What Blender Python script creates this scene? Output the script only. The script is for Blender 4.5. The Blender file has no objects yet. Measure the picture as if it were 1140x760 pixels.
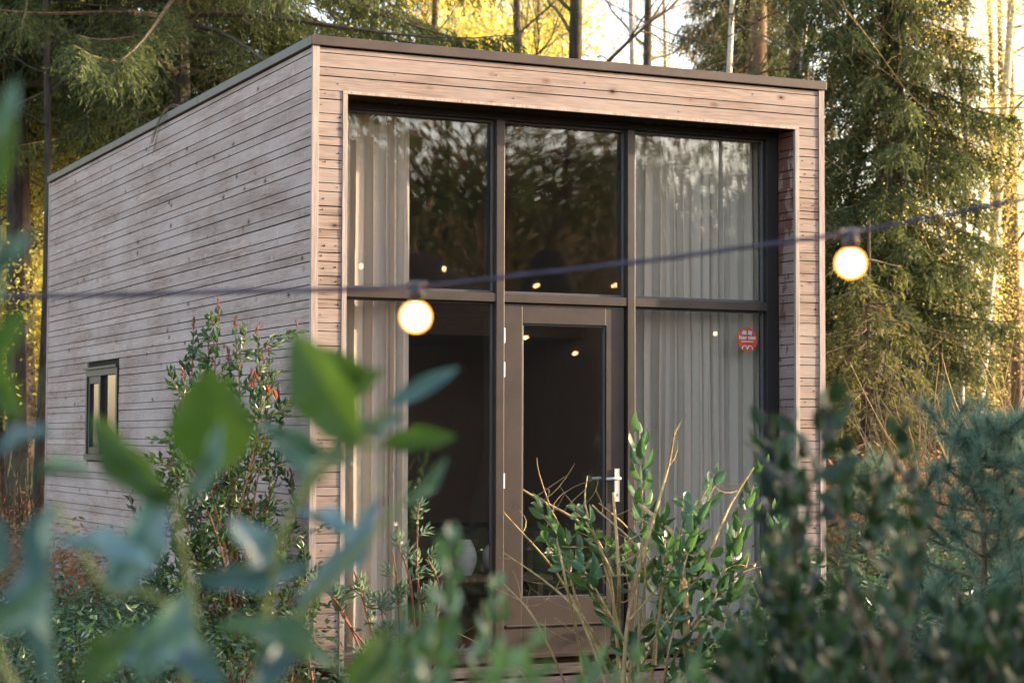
import bpy, math, random
import numpy as np
from mathutils import Matrix, Vector
R_ = math.radians
rng = np.random.default_rng(7)
scene = bpy.context.scene
col = scene.collection

# ------------------------------------------------------------------ camera model
F = 2262.3
CAM = np.array([-4.156, -11.869, 1.399])
YAW, PITCH, ROLL = .4355, .0481, .0032
FW = np.array([math.sin(YAW)*math.cos(PITCH), math.cos(YAW)*math.cos(PITCH), math.sin(PITCH)])
_rt = np.array([math.cos(YAW), -math.sin(YAW), 0.]); _up = np.cross(_rt, FW)
RT = _rt*math.cos(ROLL)+_up*math.sin(ROLL); UP = -_rt*math.sin(ROLL)+_up*math.cos(ROLL)
def at(px, py, d):
    return CAM + d*(FW + (px-570)/F*RT - (py-380)/F*UP)
def ground_xy(px, d):
    p = at(px, 480, d); return float(p[0]), float(p[1])
GZ = -0.2

# ------------------------------------------------------------------ materials
def newmat(name):
    m = bpy.data.materials.new(name); m.use_nodes = True
    nt = m.node_tree; nt.nodes.clear()
    out = nt.nodes.new('ShaderNodeOutputMaterial')
    return m, nt, out
def N(nt, t, **kw):
    n = nt.nodes.new(t)
    for k, v in kw.items():
        if k in n.inputs: n.inputs[k].default_value = v
        else: setattr(n, k, v)
    return n
def ramp(nt, fac, stops):
    r = nt.nodes.new('ShaderNodeValToRGB')
    while len(r.color_ramp.elements) < len(stops): r.color_ramp.elements.new(.5)
    for e, (p, c) in zip(r.color_ramp.elements, stops):
        e.position = p; e.color = (*c, 1)
    nt.links.new(fac, r.inputs['Fac']); return r.outputs['Color']
def mixc(nt, fac, a, b, mode='MIX'):
    m = nt.nodes.new('ShaderNodeMix'); m.data_type = 'RGBA'; m.blend_type = mode
    for s, v in ((m.inputs[0], fac), (m.inputs[6], a), (m.inputs[7], b)):
        if hasattr(v, 'is_linked'): nt.links.new(v, s)
        elif isinstance(v, (int, float)): s.default_value = v
        else: s.default_value = (*v, 1)
    return m.outputs[2]
def mth(nt, op, a, b=None, clamp=False):
    m = nt.nodes.new('ShaderNodeMath'); m.operation = op; m.use_clamp = clamp
    for i, v in enumerate((a, b)):
        if v is None: continue
        if hasattr(v, 'is_linked'): nt.links.new(v, m.inputs[i])
        else: m.inputs[i].default_value = v
    return m.outputs[0]
def coords(nt, scale):
    tc = nt.nodes.new('ShaderNodeTexCoord'); mp = nt.nodes.new('ShaderNodeMapping')
    mp.inputs['Scale'].default_value = scale
    nt.links.new(tc.outputs['Object'], mp.inputs['Vector']); return mp.outputs['Vector']
def noise(nt, vec, scale, detail=4, rough=.55):
    n = N(nt, 'ShaderNodeTexNoise', Scale=scale, Detail=detail, Roughness=rough)
    if vec is not None: nt.links.new(vec, n.inputs['Vector'])
    return n.outputs['Fac']
def bsdf(nt, out, color, rough=.7, spec=.5, metallic=0, bump=None, bstr=.3, bdist=.005):
    b = nt.nodes.new('ShaderNodeBsdfPrincipled')
    if hasattr(color, 'is_linked'): nt.links.new(color, b.inputs['Base Color'])
    else: b.inputs['Base Color'].default_value = (*color, 1)
    if hasattr(rough, 'is_linked'): nt.links.new(rough, b.inputs['Roughness'])
    else: b.inputs['Roughness'].default_value = rough
    b.inputs['Specular IOR Level'].default_value = spec; b.inputs['Metallic'].default_value = metallic
    if bump is not None:
        bp = N(nt, 'ShaderNodeBump', Strength=bstr, Distance=bdist)
        nt.links.new(bump, bp.inputs['Height']); nt.links.new(bp.outputs[0], b.inputs['Normal'])
    if out is not None: nt.links.new(b.outputs[0], out.inputs['Surface'])
    return b

def wood(name, along, tones, knots=.4, grey=None, stain=None, flecks=False, grainmul=.55):
    m, nt, out = newmat(name)
    s = [26., 26., 26.]; s['xyz'.index(along)] = 1.1
    fine = noise(nt, coords(nt, tuple(v*5 for v in s)), 1, 5, .65)
    broad = noise(nt, coords(nt, tuple(v*.6 for v in s)), 1, 4, .6)
    patch = noise(nt, coords(nt, (.9, .9, 2.2)), 1.3, 5, .6)
    geo = nt.nodes.new('ShaderNodeNewGeometry'); rnd = geo.outputs['Random Per Island']
    c = ramp(nt, rnd, [(i/(len(tones)-1), t) for i, t in enumerate(tones)])
    g = ramp(nt, fine, [(.3, (grainmul,)*3), (.7, (1.12,)*3)])
    c = mixc(nt, 1, c, g, 'MULTIPLY')
    c = mixc(nt, 1, c, ramp(nt, broad, [(.3, (.78, .74, .72)), (.65, (1.1, 1.1, 1.1))]), 'MULTIPLY')
    if grey: c = mixc(nt, mth(nt, 'MULTIPLY', ramp(nt, patch, [(.38, (0,)*3), (.66, (1,)*3)]), .75), c, grey)
    # knots
    vs = [7.5, 7.5, 7.5]; vs['xyz'.index(along)] = 4.2
    v = N(nt, 'ShaderNodeTexVoronoi', Scale=1.0); nt.links.new(coords(nt, tuple(vs)), v.inputs['Vector'])
    kn = mth(nt, 'MULTIPLY', mth(nt, 'LESS_THAN', v.outputs['Distance'], .075), mth(nt, 'GREATER_THAN', ramp(nt, v.outputs['Color'], [(0, (0,)*3), (1, (1,)*3)]), 1-knots))
    ring = ramp(nt, v.outputs['Distance'], [(.05, (.5, .38, .32)), (.2, (1, 1, 1))])
    c = mixc(nt, mth(nt, 'GREATER_THAN', ramp(nt, v.outputs['Color'], [(0, (0,)*3), (1, (1,)*3)]), 1-knots), c, mixc(nt, 1, c, ring, 'MULTIPLY'))
    c = mixc(nt, kn, c, (.045, .025, .02))
    if flecks:
        v2 = N(nt, 'ShaderNodeTexVoronoi', Scale=1.0); v2.distance = 'EUCLIDEAN'
        nt.links.new(coords(nt, (9, 9, 9) if along == 'z' else ((7, 16, 5.5))), v2.inputs['Vector'])
        fl = noise(nt, coords(nt, (14, 22, 7)), 1.7, 3, .6)
        fl = ramp(nt, fl, [(.62, (0,)*3), (.7, (1,)*3)])
        c = mixc(nt, mth(nt, 'MULTIPLY', fl, .38), c, (.62, .6, .62))
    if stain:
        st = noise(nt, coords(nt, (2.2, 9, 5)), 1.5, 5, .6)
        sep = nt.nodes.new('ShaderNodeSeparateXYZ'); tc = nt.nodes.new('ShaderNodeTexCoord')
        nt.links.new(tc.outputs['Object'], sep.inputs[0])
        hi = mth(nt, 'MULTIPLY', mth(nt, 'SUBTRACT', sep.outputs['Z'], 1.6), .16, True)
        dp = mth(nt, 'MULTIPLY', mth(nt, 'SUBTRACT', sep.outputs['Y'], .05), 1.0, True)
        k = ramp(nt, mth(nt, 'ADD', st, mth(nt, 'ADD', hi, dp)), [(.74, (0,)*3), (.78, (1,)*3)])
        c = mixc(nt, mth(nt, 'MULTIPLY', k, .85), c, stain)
    h = mth(nt, 'ADD', mth(nt, 'MULTIPLY', fine, .7), mth(nt, 'MULTIPLY', broad, .5))
    bsdf(nt, out, c, .78, .25, bump=h, bstr=.45, bdist=.003)
    return m

def plain(name, color, rough=.5, spec=.5, metallic=0, var=.15, scale=6, bstr=.1):
    m, nt, out = newmat(name)
    n = noise(nt, coords(nt, (scale,)*3), 1, 6, .65)
    k = ramp(nt, n, [(.3, (1-var,)*3), (.7, (1+var,)*3)])
    bsdf(nt, out, mixc(nt, 1, color, k, 'MULTIPLY'), rough, spec, metallic, bump=n, bstr=bstr, bdist=.004)
    return m

def leafmat(name, tones, trans, tmix=.35, rough=.35, spec=.5, vein=0):
    m, nt, out = newmat(name)
    geo = nt.nodes.new('ShaderNodeNewGeometry'); rnd = geo.outputs['Random Per Island']
    c = ramp(nt, rnd, [(i/max(1, len(tones)-1), t) for i, t in enumerate(tones)])
    n = noise(nt, coords(nt, (1, 1, 1)), 1.1, 4, .6)
    c = mixc(nt, 1, c, ramp(nt, n, [(.3, (.72,)*3), (.7, (1.25,)*3)]), 'MULTIPLY')
    if vein:
        n2 = noise(nt, coords(nt, (1, 1, 1)), vein, 4, .6)
        c = mixc(nt, 1, c, ramp(nt, n2, [(.3, (.8,)*3), (.7, (1.2, 1.2, 1.1))]), 'MULTIPLY')
    b = bsdf(nt, None, c, rough, spec)
    t = nt.nodes.new('ShaderNodeBsdfTranslucent')
    nt.links.new(mixc(nt, 1, c, trans, 'MULTIPLY') if False else mixc(nt, .5, trans, mixc(nt, 1, c, (4, 4, 4), 'MULTIPLY')), t.inputs['Color'])
    mx = N(nt, 'ShaderNodeMixShader', Fac=tmix)
    nt.links.new(b.outputs[0], mx.inputs[1]); nt.links.new(t.outputs[0], mx.inputs[2])
    nt.links.new(mx.outputs[0], out.inputs['Surface'])
    return m

def barkmat(name, a, b_, scale=9, zs=.25, bstr=.8):
    m, nt, out = newmat(name)
    n = noise(nt, coords(nt, (1, 1, zs)), scale, 8, .7)
    n2 = noise(nt, coords(nt, (1, 1, 1)), 1.3, 3, .6)
    c = ramp(nt, n, [(.35, a), (.62, b_)])
    c = mixc(nt, mth(nt, 'MULTIPLY', ramp(nt, n2, [(.5, (0,)*3), (.7, (1,)*3)]), .45), c, (.09, .11, .05))
    bsdf(nt, out, c, .9, .2, bump=n, bstr=bstr, bdist=.02)
    return m

M = {}
M['front_wood'] = wood('front_wood', 'x', [(.31, .215, .17), (.42, .31, .25), (.345, .25, .2), (.46, .35, .285)], .8, (.38, .31, .28), grainmul=.42)
M['side_wood'] = wood('side_wood', 'y', [(.30, .21, .175), (.44, .325, .285), (.34, .245, .205), (.50, .38, .335)], .55, (.42, .34, .32), flecks=True, grainmul=.42)
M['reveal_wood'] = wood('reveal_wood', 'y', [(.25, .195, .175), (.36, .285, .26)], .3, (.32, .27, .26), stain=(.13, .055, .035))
M['trim_wood'] = wood('trim_wood', 'z', [(.44, .365, .31), (.50, .41, .35)], .1)
M['deck_wood'] = wood('deck_wood', 'x', [(.10, .08, .07), (.15, .12, .10)], .2, (.13, .12, .11))
M['inner_wood'] = wood('inner_wood', 'x', [(.20, .11, .065), (.28, .16, .09)], .1)
M['backing'] = plain('backing', (.03, .022, .018), .9, .1)
M['plaster'] = plain('plaster', (.38, .27, .21), .9, .1, var=.06)
M['frame'] = plain('frame', (.044, .030, .024), .42, .5, var=.28, scale=5, bstr=.03)
M['frame_side'] = plain('frame_side', (.07, .068, .075), .35, .5, var=.1, scale=3, bstr=.03)
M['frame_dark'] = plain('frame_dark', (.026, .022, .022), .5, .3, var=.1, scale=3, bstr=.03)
M['steel'] = plain('steel', (.66, .63, .59), .35, .5, .15, var=.08, scale=30)
M['fascia'] = plain('fascia', (.07, .05, .042), .5, .35, .0, var=.3, scale=4, bstr=.05)
M['seal'] = plain('seal', (.012, .012, .012), .6, .3)
M['ceramic'] = plain('ceramic', (.6, .56, .5), .5, .4, var=.05)
M['cable'] = plain('cable', (.05, .04, .065), .45, .5)
M['socket'] = plain('socket', (.03, .018, .02), .4, .5)
M['canvas'] = plain('canvas', (.05, .042, .036), .95, .1, var=.15, scale=1.5)
M['felt'] = plain('felt', (.06, .055, .05), .95, .1)

def fabric():
    m, nt, out = newmat('curtain_fabric')
    w = noise(nt, coords(nt, (220, 40, 300)), 1, 3, .6)
    w2 = noise(nt, coords(nt, (5, 5, .5)), 1, 4, .6)
    c = mixc(nt, 1, (.86, .76, .66), ramp(nt, w, [(.3, (.88,)*3), (.7, (1.06,)*3)]), 'MULTIPLY')
    c = mixc(nt, 1, c, ramp(nt, w2, [(.3, (.9,)*3), (.7, (1.05,)*3)]), 'MULTIPLY')
    b = bsdf(nt, None, c, .95, .1, bump=w, bstr=.2, bdist=.002)
    t = nt.nodes.new('ShaderNodeBsdfTranslucent'); t.inputs['Color'].default_value = (.85, .74, .63, 1)
    mx = N(nt, 'ShaderNodeMixShader', Fac=.25)
    nt.links.new(b.outputs[0], mx.inputs[1]); nt.links.new(t.outputs[0], mx.inputs[2]); nt.links.new(mx.outputs[0], out.inputs['Surface'])
    return m
M['fabric'] = fabric()

def glass(name, ior, tint=(.975, .98, .975), ripple=.0):
    m, nt, out = newmat(name)
    r0 = ((ior-1)/(ior+1))**2
    ge = nt.nodes.new('ShaderNodeNewGeometry'); dp = nt.nodes.new('ShaderNodeVectorMath'); dp.operation = 'DOT_PRODUCT'
    nt.links.new(ge.outputs['Incoming'], dp.inputs[0]); nt.links.new(ge.outputs['Normal'], dp.inputs[1])
    fz = mth(nt, 'POWER', mth(nt, 'SUBTRACT', 1.0, mth(nt, 'ABSOLUTE', dp.outputs['Value']), True), 5)
    frs = mth(nt, 'ADD', mth(nt, 'MULTIPLY', fz, 1-r0), r0, True)
    tr = nt.nodes.new('ShaderNodeBsdfTransparent'); tr.inputs['Color'].default_value = (*tint, 1)
    gl = nt.nodes.new('ShaderNodeBsdfGlossy'); gl.inputs['Roughness'].default_value = .0; gl.inputs['Color'].default_value = (1, 1, 1, 1)
    n = noise(nt, coords(nt, (1, 1, 1)), 1.6, 1, .4)
    bp = N(nt, 'ShaderNodeBump', Strength=ripple, Distance=.004); nt.links.new(n, bp.inputs['Height'])
    nt.links.new(bp.outputs[0], gl.inputs['Normal'])
    mx = nt.nodes.new('ShaderNodeMixShader')
    nt.links.new(frs, mx.inputs[0]); nt.links.new(tr.outputs[0], mx.inputs[1]); nt.links.new(gl.outputs[0], mx.inputs[2])
    nt.links.new(mx.outputs[0], out.inputs['Surface'])
    return m
M['glass'] = glass('window_glass', 1.85, ripple=.02)

def emit(name, color, strength):
    m, nt, out = newmat(name)
    e = N(nt, 'ShaderNodeEmission', Strength=strength); e.inputs['Color'].default_value = (*color, 1)
    nt.links.new(e.outputs[0], out.inputs['Surface']); return m
def glow_glass():
    m, nt, out = newmat('bulb_glass_halo')
    e = N(nt, 'ShaderNodeEmission', Strength=.55); e.inputs['Color'].default_value = (1, .33, .04, 1)  # amber emission on the shell imitates the halo around the lit core
    t = nt.nodes.new('ShaderNodeBsdfTransparent'); a = nt.nodes.new('ShaderNodeAddShader')
    t.inputs['Color'].default_value = (.9, .85, .8, 1)
    nt.links.new(e.outputs[0], a.inputs[0]); nt.links.new(t.outputs[0], a.inputs[1]); nt.links.new(a.outputs[0], out.inputs['Surface']); return m
M['bulb'] = emit('lit_bulb', (1, .70, .36), 3.2)
M['bulb_glass'] = glow_glass()
M['laurel'] = leafmat('laurel_leaf', [(.025, .065, .032), (.04, .095, .04), (.06, .13, .04), (.03, .08, .045)], (.18, .34, .06), .22, .32, .6, 18)
M['laurel_near'] = leafmat('laurel_leaf_near', [(.04, .10, .11), (.08, .17, .19), (.05, .12, .06), (.065, .14, .16)], (.2, .36, .1), .12, .33, 1.0, 12)  # blue sky sheen is mixed into the base tones
M['laurel_backlit'] = leafmat('laurel_leaf_backlit', [(.03, .065, .014), (.045, .085, .014), (.022, .055, .014)], (.10, .19, .015), .3, .4, .35, 12)  # same laurel, light coming through the blades is put into greener tones
M['holly'] = leafmat('holly_leaf', [(.006, .018, .013), (.012, .030, .015), (.03, .065, .018), (.010, .026, .024)], (.07, .15, .02), .1, .5, .4, 20)
M['photinia'] = leafmat('photinia_leaf', [(.022, .05, .022), (.035, .08, .028), (.06, .105, .035), (.03, .065, .03)], (.14, .24, .05), .2, .32, .5)
M['red_leaf'] = leafmat('red_shoot', [(.22, .05, .035), (.30, .12, .05), (.17, .04, .045), (.26, .15, .06)], (.35, .12, .05), .25, .4, .5)
M['grey_leaf'] = leafmat('buddleia_leaf', [(.10, .15, .09), (.15, .20, .13), (.08, .13, .07)], (.3, .4, .2), .25, .5, .3)
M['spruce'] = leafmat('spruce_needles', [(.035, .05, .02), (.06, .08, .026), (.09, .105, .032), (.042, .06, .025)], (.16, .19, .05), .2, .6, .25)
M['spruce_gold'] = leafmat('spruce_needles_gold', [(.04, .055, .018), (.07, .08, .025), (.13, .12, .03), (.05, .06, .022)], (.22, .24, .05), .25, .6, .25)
M['pine'] = leafmat('pine_needles', [(.08, .15, .11), (.13, .21, .15), (.09, .16, .10)], (.15, .26, .14), .15, .5, .35)
M['gold'] = leafmat('golden_leaves', [(.34, .30, .07), (.42, .38, .10), (.26, .28, .07), (.38, .28, .07)], (.7, .62, .18), .45, .6, .2)
M['rust'] = leafmat('rust_leaves', [(.20, .10, .045), (.30, .15, .06), (.14, .08, .04), (.34, .2, .09)], (.5, .25, .1), .3, .8, .15)
M['straw'] = leafmat('dry_grass', [(.26, .19, .11), (.36, .28, .17), (.19, .13, .08)], (.5, .4, .2), .25, .8, .15)
M['brush'] = leafmat('far_brush', [(.07, .075, .03), (.14, .11, .045), (.20, .14, .05), (.05, .065, .03)], (.3, .25, .08), .3, .8, .15)
M['dark_wood'] = leafmat('dark_wood', [(.13, .09, .055), (.17, .12, .07), (.10, .085, .045), (.15, .10, .06)], (.25, .17, .08), .15, .8, .1)
M['bark'] = barkmat('dark_bark', (.025, .02, .016), (.09, .07, .055))
M['pinebark'] = barkmat('pine_bark', (.09, .055, .035), (.26, .17, .11))
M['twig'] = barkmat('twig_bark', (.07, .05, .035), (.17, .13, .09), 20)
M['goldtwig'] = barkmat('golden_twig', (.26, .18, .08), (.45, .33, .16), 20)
M['stem_tan'] = barkmat('tan_stem', (.32, .21, .09), (.52, .38, .18), 30, 1, .3)
M['stem_red'] = barkmat('red_stem', (.16, .06, .035), (.30, .14, .075), 30, 1, .3)
M['stem_green'] = plain('green_stem', (.16, .2, .05), .5, .4)
def birchmat():
    m, nt, out = newmat('birch_bark')
    n = noise(nt, coords(nt, (1, 1, 6)), 3.5, 6, .7)
    n2 = noise(nt, coords(nt, (1, 1, .4)), 2.2, 4, .6)
    c = ramp(nt, n, [(.36, (.06, .05, .045)), (.44, (.62, .58, .5)), (.8, (.74, .71, .64))])
    c = mixc(nt, ramp(nt, n2, [(.58, (0,)*3), (.68, (.8,)*3)]), c, (.12, .1, .08))
    bsdf(nt, out, c, .7, .3, bump=n, bstr=.4, bdist=.01); return m
M['birch'] = birchmat()
def groundmat():
    m, nt, out = newmat('leaf_litter')
    a = noise(nt, coords(nt, (1, 1, 1)), 30, 8, .75); b = noise(nt, coords(nt, (1, 1, 1)), .7, 5, .6)
    c = ramp(nt, a, [(.3, (.035, .022, .014)), (.5, (.12, .075, .042)), (.68, (.24, .16, .09))])
    c = mixc(nt, ramp(nt, b, [(.45, (0,)*3), (.62, (.8,)*3)]), c, (.05, .065, .025))
    bsdf(nt, out, c, .95, .1, bump=a, bstr=.9, bdist=.04); return m
M['ground'] = groundmat()
M['sticker'] = plain('sticker_red', (.62, .08, .03), .35, .5, var=.04)
M['sticker_white'] = plain('sticker_white', (.75, .72, .68), .4, .4, var=.02)
M['sticker_blue'] = plain('sticker_blue', (.38, .55, .66), .4, .4, var=.1)

# ------------------------------------------------------------------ mesh builder
class MB:
    def __init__(s): s.v = []; s.f = []; s.m = []; s.n = 0
    def add(s, v, f, mi=0):
        v = np.asarray(v, float).reshape(-1, 3); f = np.asarray(f, int)
        s.v.append(v); s.f.append(f+s.n); s.m.append(np.full(len(f), mi)); s.n += len(v); return s
    def box(s, x0, x1, y0, y1, z0, z1, mi=0):
        v = [(x, y, z) for z in (z0, z1) for y in (y0, y1) for x in (x0, x1)]
        return s.add(v, [(0, 2, 3, 1), (4, 5, 7, 6), (0, 1, 5, 4), (2, 6, 7, 3), (0, 4, 6, 2), (1, 3, 7, 5)], mi)
    def hexa(s, v, mi=0):   # 8 corners, same order as box
        return s.add(v, [(0, 2, 3, 1), (4, 5, 7, 6), (0, 1, 5, 4), (2, 6, 7, 3), (0, 4, 6, 2), (1, 3, 7, 5)], mi)
    def tube(s, P, r, k=5, mi=0, cap=True):
        P = np.asarray(P, float); n = len(P); r = np.broadcast_to(np.asarray(r, float), (n,))
        T = np.gradient(P, axis=0); T /= np.linalg.norm(T, axis=1, keepdims=True)+1e-9
        ref = np.array([0, 0, 1.]) if abs(T[0, 2]) < .8 else np.array([1., 0, 0])
        A = np.cross(T, ref); A /= np.linalg.norm(A, axis=1, keepdims=True)+1e-9; B = np.cross(T, A)
        a = np.arange(k)*2*math.pi/k
        V = P[:, None]+r[:, None, None]*(np.cos(a)[None, :, None]*A[:, None]+np.sin(a)[None, :, None]*B[:, None])
        V = V.reshape(-1, 3)
        i = np.arange(n-1)[:, None]*k; j = np.arange(k)[None, :]; j2 = (j+1) % k
        f = np.stack([i+j, i+j2, i+k+j2, i+k+j], -1).reshape(-1, 4)
        s.add(V, f, mi)
        if cap and k == 4: s.f.append(np.array([[0, 3, 2, 1]])+s.n-n*k); s.m.append(np.array([mi])); s.f.append(np.array([[0, 1, 2, 3]])+s.n-k); s.m.append(np.array([mi]))
        elif cap:
            for base, c in ((s.n-n*k, P[0]), (s.n-k, P[-1])):
                ci = s.n; s.v.append(c[None]); s.n += 1
                s.f.append(np.array([[base+q, base+(q+1) % k, ci, ci] for q in range(k)])); s.m.append(np.full(k, mi))
        return s
    def lathe(s, c, prof, k=20, mi=0, axis='z'):
        c = np.array(c, float); a = np.arange(k)*2*math.pi/k
        V = []
        for r, h in prof:
            q = np.stack([r*np.cos(a), r*np.sin(a), np.full(k, h)], 1)
            if axis == 'y': q = q[:, [0, 2, 1]]*[1, 1, -1]
            V.append(q+c)
        V = np.concatenate(V); n = len(prof)
        i = np.arange(n-1)[:, None]*k; j = np.arange(k)[None, :]; j2 = (j+1) % k
        return s.add(V, np.stack([i+j, i+j2, i+k+j2, i+k+j], -1).reshape(-1, 4), mi)
    def build(s, name, mats, parent=None, smooth=False, bevel=0, origin=None):
        v = np.concatenate(s.v); f = np.concatenate(s.f); mi = np.concatenate(s.m)
        if parent is not None and origin is None:
            pass
        if origin is not None: v = v-np.asarray(origin)
        tri = f[:, 2] == f[:, 3]
        sizes = np.where(tri, 3, 4); starts = np.concatenate([[0], np.cumsum(sizes)[:-1]])
        keep = np.ones(f.shape, bool); keep[tri, 3] = False
        loops = f[keep]
        me = bpy.data.meshes.new(name)
        me.vertices.add(len(v)); me.vertices.foreach_set('co', v.ravel())
        me.loops.add(len(loops)); me.loops.foreach_set('vertex_index', loops)
        me.polygons.add(len(f)); me.polygons.foreach_set('loop_start', starts); me.polygons.foreach_set('loop_total', sizes)
        if not isinstance(mats, (list, tuple)): mats = [mats]
        for q in mats: me.materials.append(M[q])
        me.polygons.foreach_set('material_index', mi.astype(int))
        me.polygons.foreach_set('use_smooth', np.full(len(f), smooth))
        me.update(calc_edges=True); me.validate()
        o = bpy.data.objects.new(name, me); col.objects.link(o)
        if parent is not None:
            o.parent = parent
            o.matrix_parent_inverse = parent_world(parent).inverted()
        if origin is not None: o.location = Vector(origin)
        if bevel:
            b = o.modifiers.new('bevel', 'BEVEL'); b.width = bevel; b.segments = 2; b.limit_method = 'ANGLE'
        return o
def parent_world(p):
    m = p.matrix_basis.copy()
    q = p
    while q.parent is not None:
        m = q.parent.matrix_basis @ q.matrix_parent_inverse @ m; q = q.parent
    return m
def tag(o, label, cat, group=None):
    o['label'] = label; o['category'] = cat
    if group: o['group'] = group
    return o
def thing(name, label, cat, loc=(0, 0, 0), group=None):
    o = bpy.data.objects.new(name, None); col.objects.link(o); o.location = tuple(float(q) for q in loc)
    o.empty_display_size = .1
    return tag(o, label, cat, group)
def structure(o): o['kind'] = 'structure'; return o
def stuff(o, label=None, cat=None):
    o['kind'] = 'stuff'
    if label: tag(o, label, cat)
    return o
def copy_thing(root, loc, rz, scale, label, cat=None, group=None):
    r = root.copy(); col.objects.link(r); r.location = loc; r.rotation_euler = (0, 0, rz); r.scale = (scale,)*3
    r['label'] = label
    if cat: r['category'] = cat
    if group: r['group'] = group
    elif 'group' in r: del r['group']
    for ch in root.children:
        c = ch.copy(); col.objects.link(c); c.parent = r; c.matrix_parent_inverse = ch.matrix_parent_inverse.copy()
    return r

# ------------------------------------------------------------------ leaves
def tmpl(ns, nv, fold=.25, curl=-.12, shape=1.0, wav=0):
    V = []; Fc = []
    for i in range(ns+1):
        u = i/ns
        w = max(.0, math.sin(math.pi*u**shape))**.75*.5
        if i == 0: w = .03
        if i == ns: w = .01
        for j in range(nv+1):
            t = (j/nv-.5)*2
            V.append((u, w*t, abs(t)*w*fold+curl*u*u+(wav*math.sin(u*14)*abs(t)**2*w if wav else 0)))
    for i in range(ns):
        for j in range(nv):
            a = i*(nv+1)+j; Fc.append((a, a+1, a+nv+2, a+nv+1))
    return np.array(V), np.array(Fc)
T_FINE = tmpl(12, 6, .35, -.14, .9, .12)
T_MID = tmpl(4, 2, .4, -.15, .9)
T_LOW = tmpl(2, 2, .4, -.12, .9)
T_QUAD = (np.array([(0, 0, 0), (.45, -.5, 0), (1, 0, -.05), (.45, .5, 0)]), np.array([(0, 1, 2, 3)]))
T_NEED = (np.array([(0, -.5, 0), (0, .5, 0), (1, 0, 0)]), np.array([(0, 1, 2, 2)]))
def unit(a): return a/(np.linalg.norm(a, axis=-1, keepdims=True)+1e-9)
def leaves(mb, P, D, Nn, L, W, T=T_MID, mi=0):
    P = np.atleast_2d(P); n = len(P); D = unit(np.atleast_2d(D)*np.ones((n, 1))); Nn = np.atleast_2d(Nn)*np.ones((n, 1))
    S = unit(np.cross(D, Nn)); N2 = np.cross(S, D)
    L = np.broadcast_to(L, (n,))[:, None, None]; W = np.broadcast_to(W, (n,))[:, None, None]
    v, f = T
    V = P[:, None]+v[None, :, 0:1]*L*D[:, None]+v[None, :, 1:2]*W*S[:, None]+v[None, :, 2:3]*L*N2[:, None]
    Fa = (f[None]+(np.arange(n)*len(v))[:, None, None]).reshape(-1, 4)
    mb.add(V.reshape(-1, 3), Fa, mi)
def rdir(n, r=None):
    r = r or rng
    return unit(r.normal(size=(n, 3)))

# ================================================================== GROUND, SKY
def build_ground():
    n = 90
    xs = np.concatenate([np.linspace(-400, -30, 8), np.linspace(-28, 60, n), np.linspace(65, 400, 8)])
    ys = np.concatenate([np.linspace(-400, -45, 8), np.linspace(-42, 70, n), np.linspace(75, 400, 8)])
    X, Y = np.meshgrid(xs, ys)
    Z = GZ+.05*np.sin(X*.9+1)*np.cos(Y*.7)+.04*np.sin(X*.31+Y*.5)
    far = np.clip((np.hypot(X-5, Y-5)-30)/60, 0, 1); Z = Z+far*1.2*np.sin(X*.05)*np.cos(Y*.04)
    near = (X > -.6) & (X < 4.4) & (Y > -1.8) & (Y < 8.4); Z[near] = GZ-.02
    V = np.stack([X, Y, Z], -1).reshape(-1, 3); w = len(xs)
    i = np.arange(len(ys)-1)[:, None]*w; j = np.arange(w-1)[None]
    f = np.stack([i+j, i+j+1, i+w+j+1, i+w+j], -1).reshape(-1, 4)
    mb = MB(); mb.add(V, f); structure(mb.build('ground', 'ground', smooth=True))
build_ground()

# ================================================================== CABIN
W_, D_, H_ = 3.76, 7.593, 3.90
OA, OB, OT = .228, 3.526, 3.550
cabin = thing('cabin', 'flat roofed timber cabin clad in weathered horizontal boards with a tall glazed front', 'cabin', (1.88, 3.8, GZ))
HB = 3.838
bounds = [HB, 3.803]
k = 0
while bounds[-1] > 0:
    bounds.append(bounds[-1]-(.0903 if k % 2 == 0 else .0544)); k += 1
bounds = [b for b in bounds if b > -.02]
bounds[-1] = min(bounds[-1], 0.0)
def clad(mb, fn, u0, u1, z0=0, z1=HB, joints=None, jr=None, zcut=()):
    """fn(u, out, z) -> point; boards between u0 and u1, 20 mm thick, with slanted shadow gaps; zcut: rows that stop at a hole"""
    for a, b in zip(bounds[:-1], bounds[1:]):
        top, bot = a-.0033, b+.0033
        if top > z1+.02 or bot < z0-.02: continue
        top = min(top, z1); bot = max(bot, z0)
        if top-bot < .01: continue
        segs = [(u0, u1)]
        for (h0, h1, hz0, hz1) in zcut:
            if top > hz0 and bot < hz1:
                segs = [(u0, h0), (h1, u1)]
        out = []
        for (s0, s1) in segs:
            if joints and s1-s0 > joints:
                c = s0+jr.uniform(.25, .75)*(s1-s0); out += [(s0, c-.001), (c+.001, s1)]
            else: out.append((s0, s1))
        for (s0, s1) in out:
            d = (jr or rng).uniform(-.0015, .0015); dz = (jr or rng).uniform(-.001, .001)
            pts = []
            for (z, o) in ((bot+dz, 0), (top+dz, 0)):
                for oo in (o, .019+d):
                    zz = z-(.005 if oo > .01 else 0)
                    for u in (s0, s1): pts.append(fn(u, oo, zz))
            mb.hexa(pts)
# backing shells (solid walls)
mb = MB(); mb.box(.022, .12, .022, D_-.022, -.02, HB-.002); mb.build('wall', 'backing', cabin)
mb = MB(); mb.box(W_-.12, W_-.022, .022, D_-.022, -.02, HB-.002); mb.build('wall', 'backing', cabin)
mb = MB(); mb.box(.121, W_-.121, D_-.12, D_-.022, -.02, HB-.002); mb.build('wall', 'backing', cabin)
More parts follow.
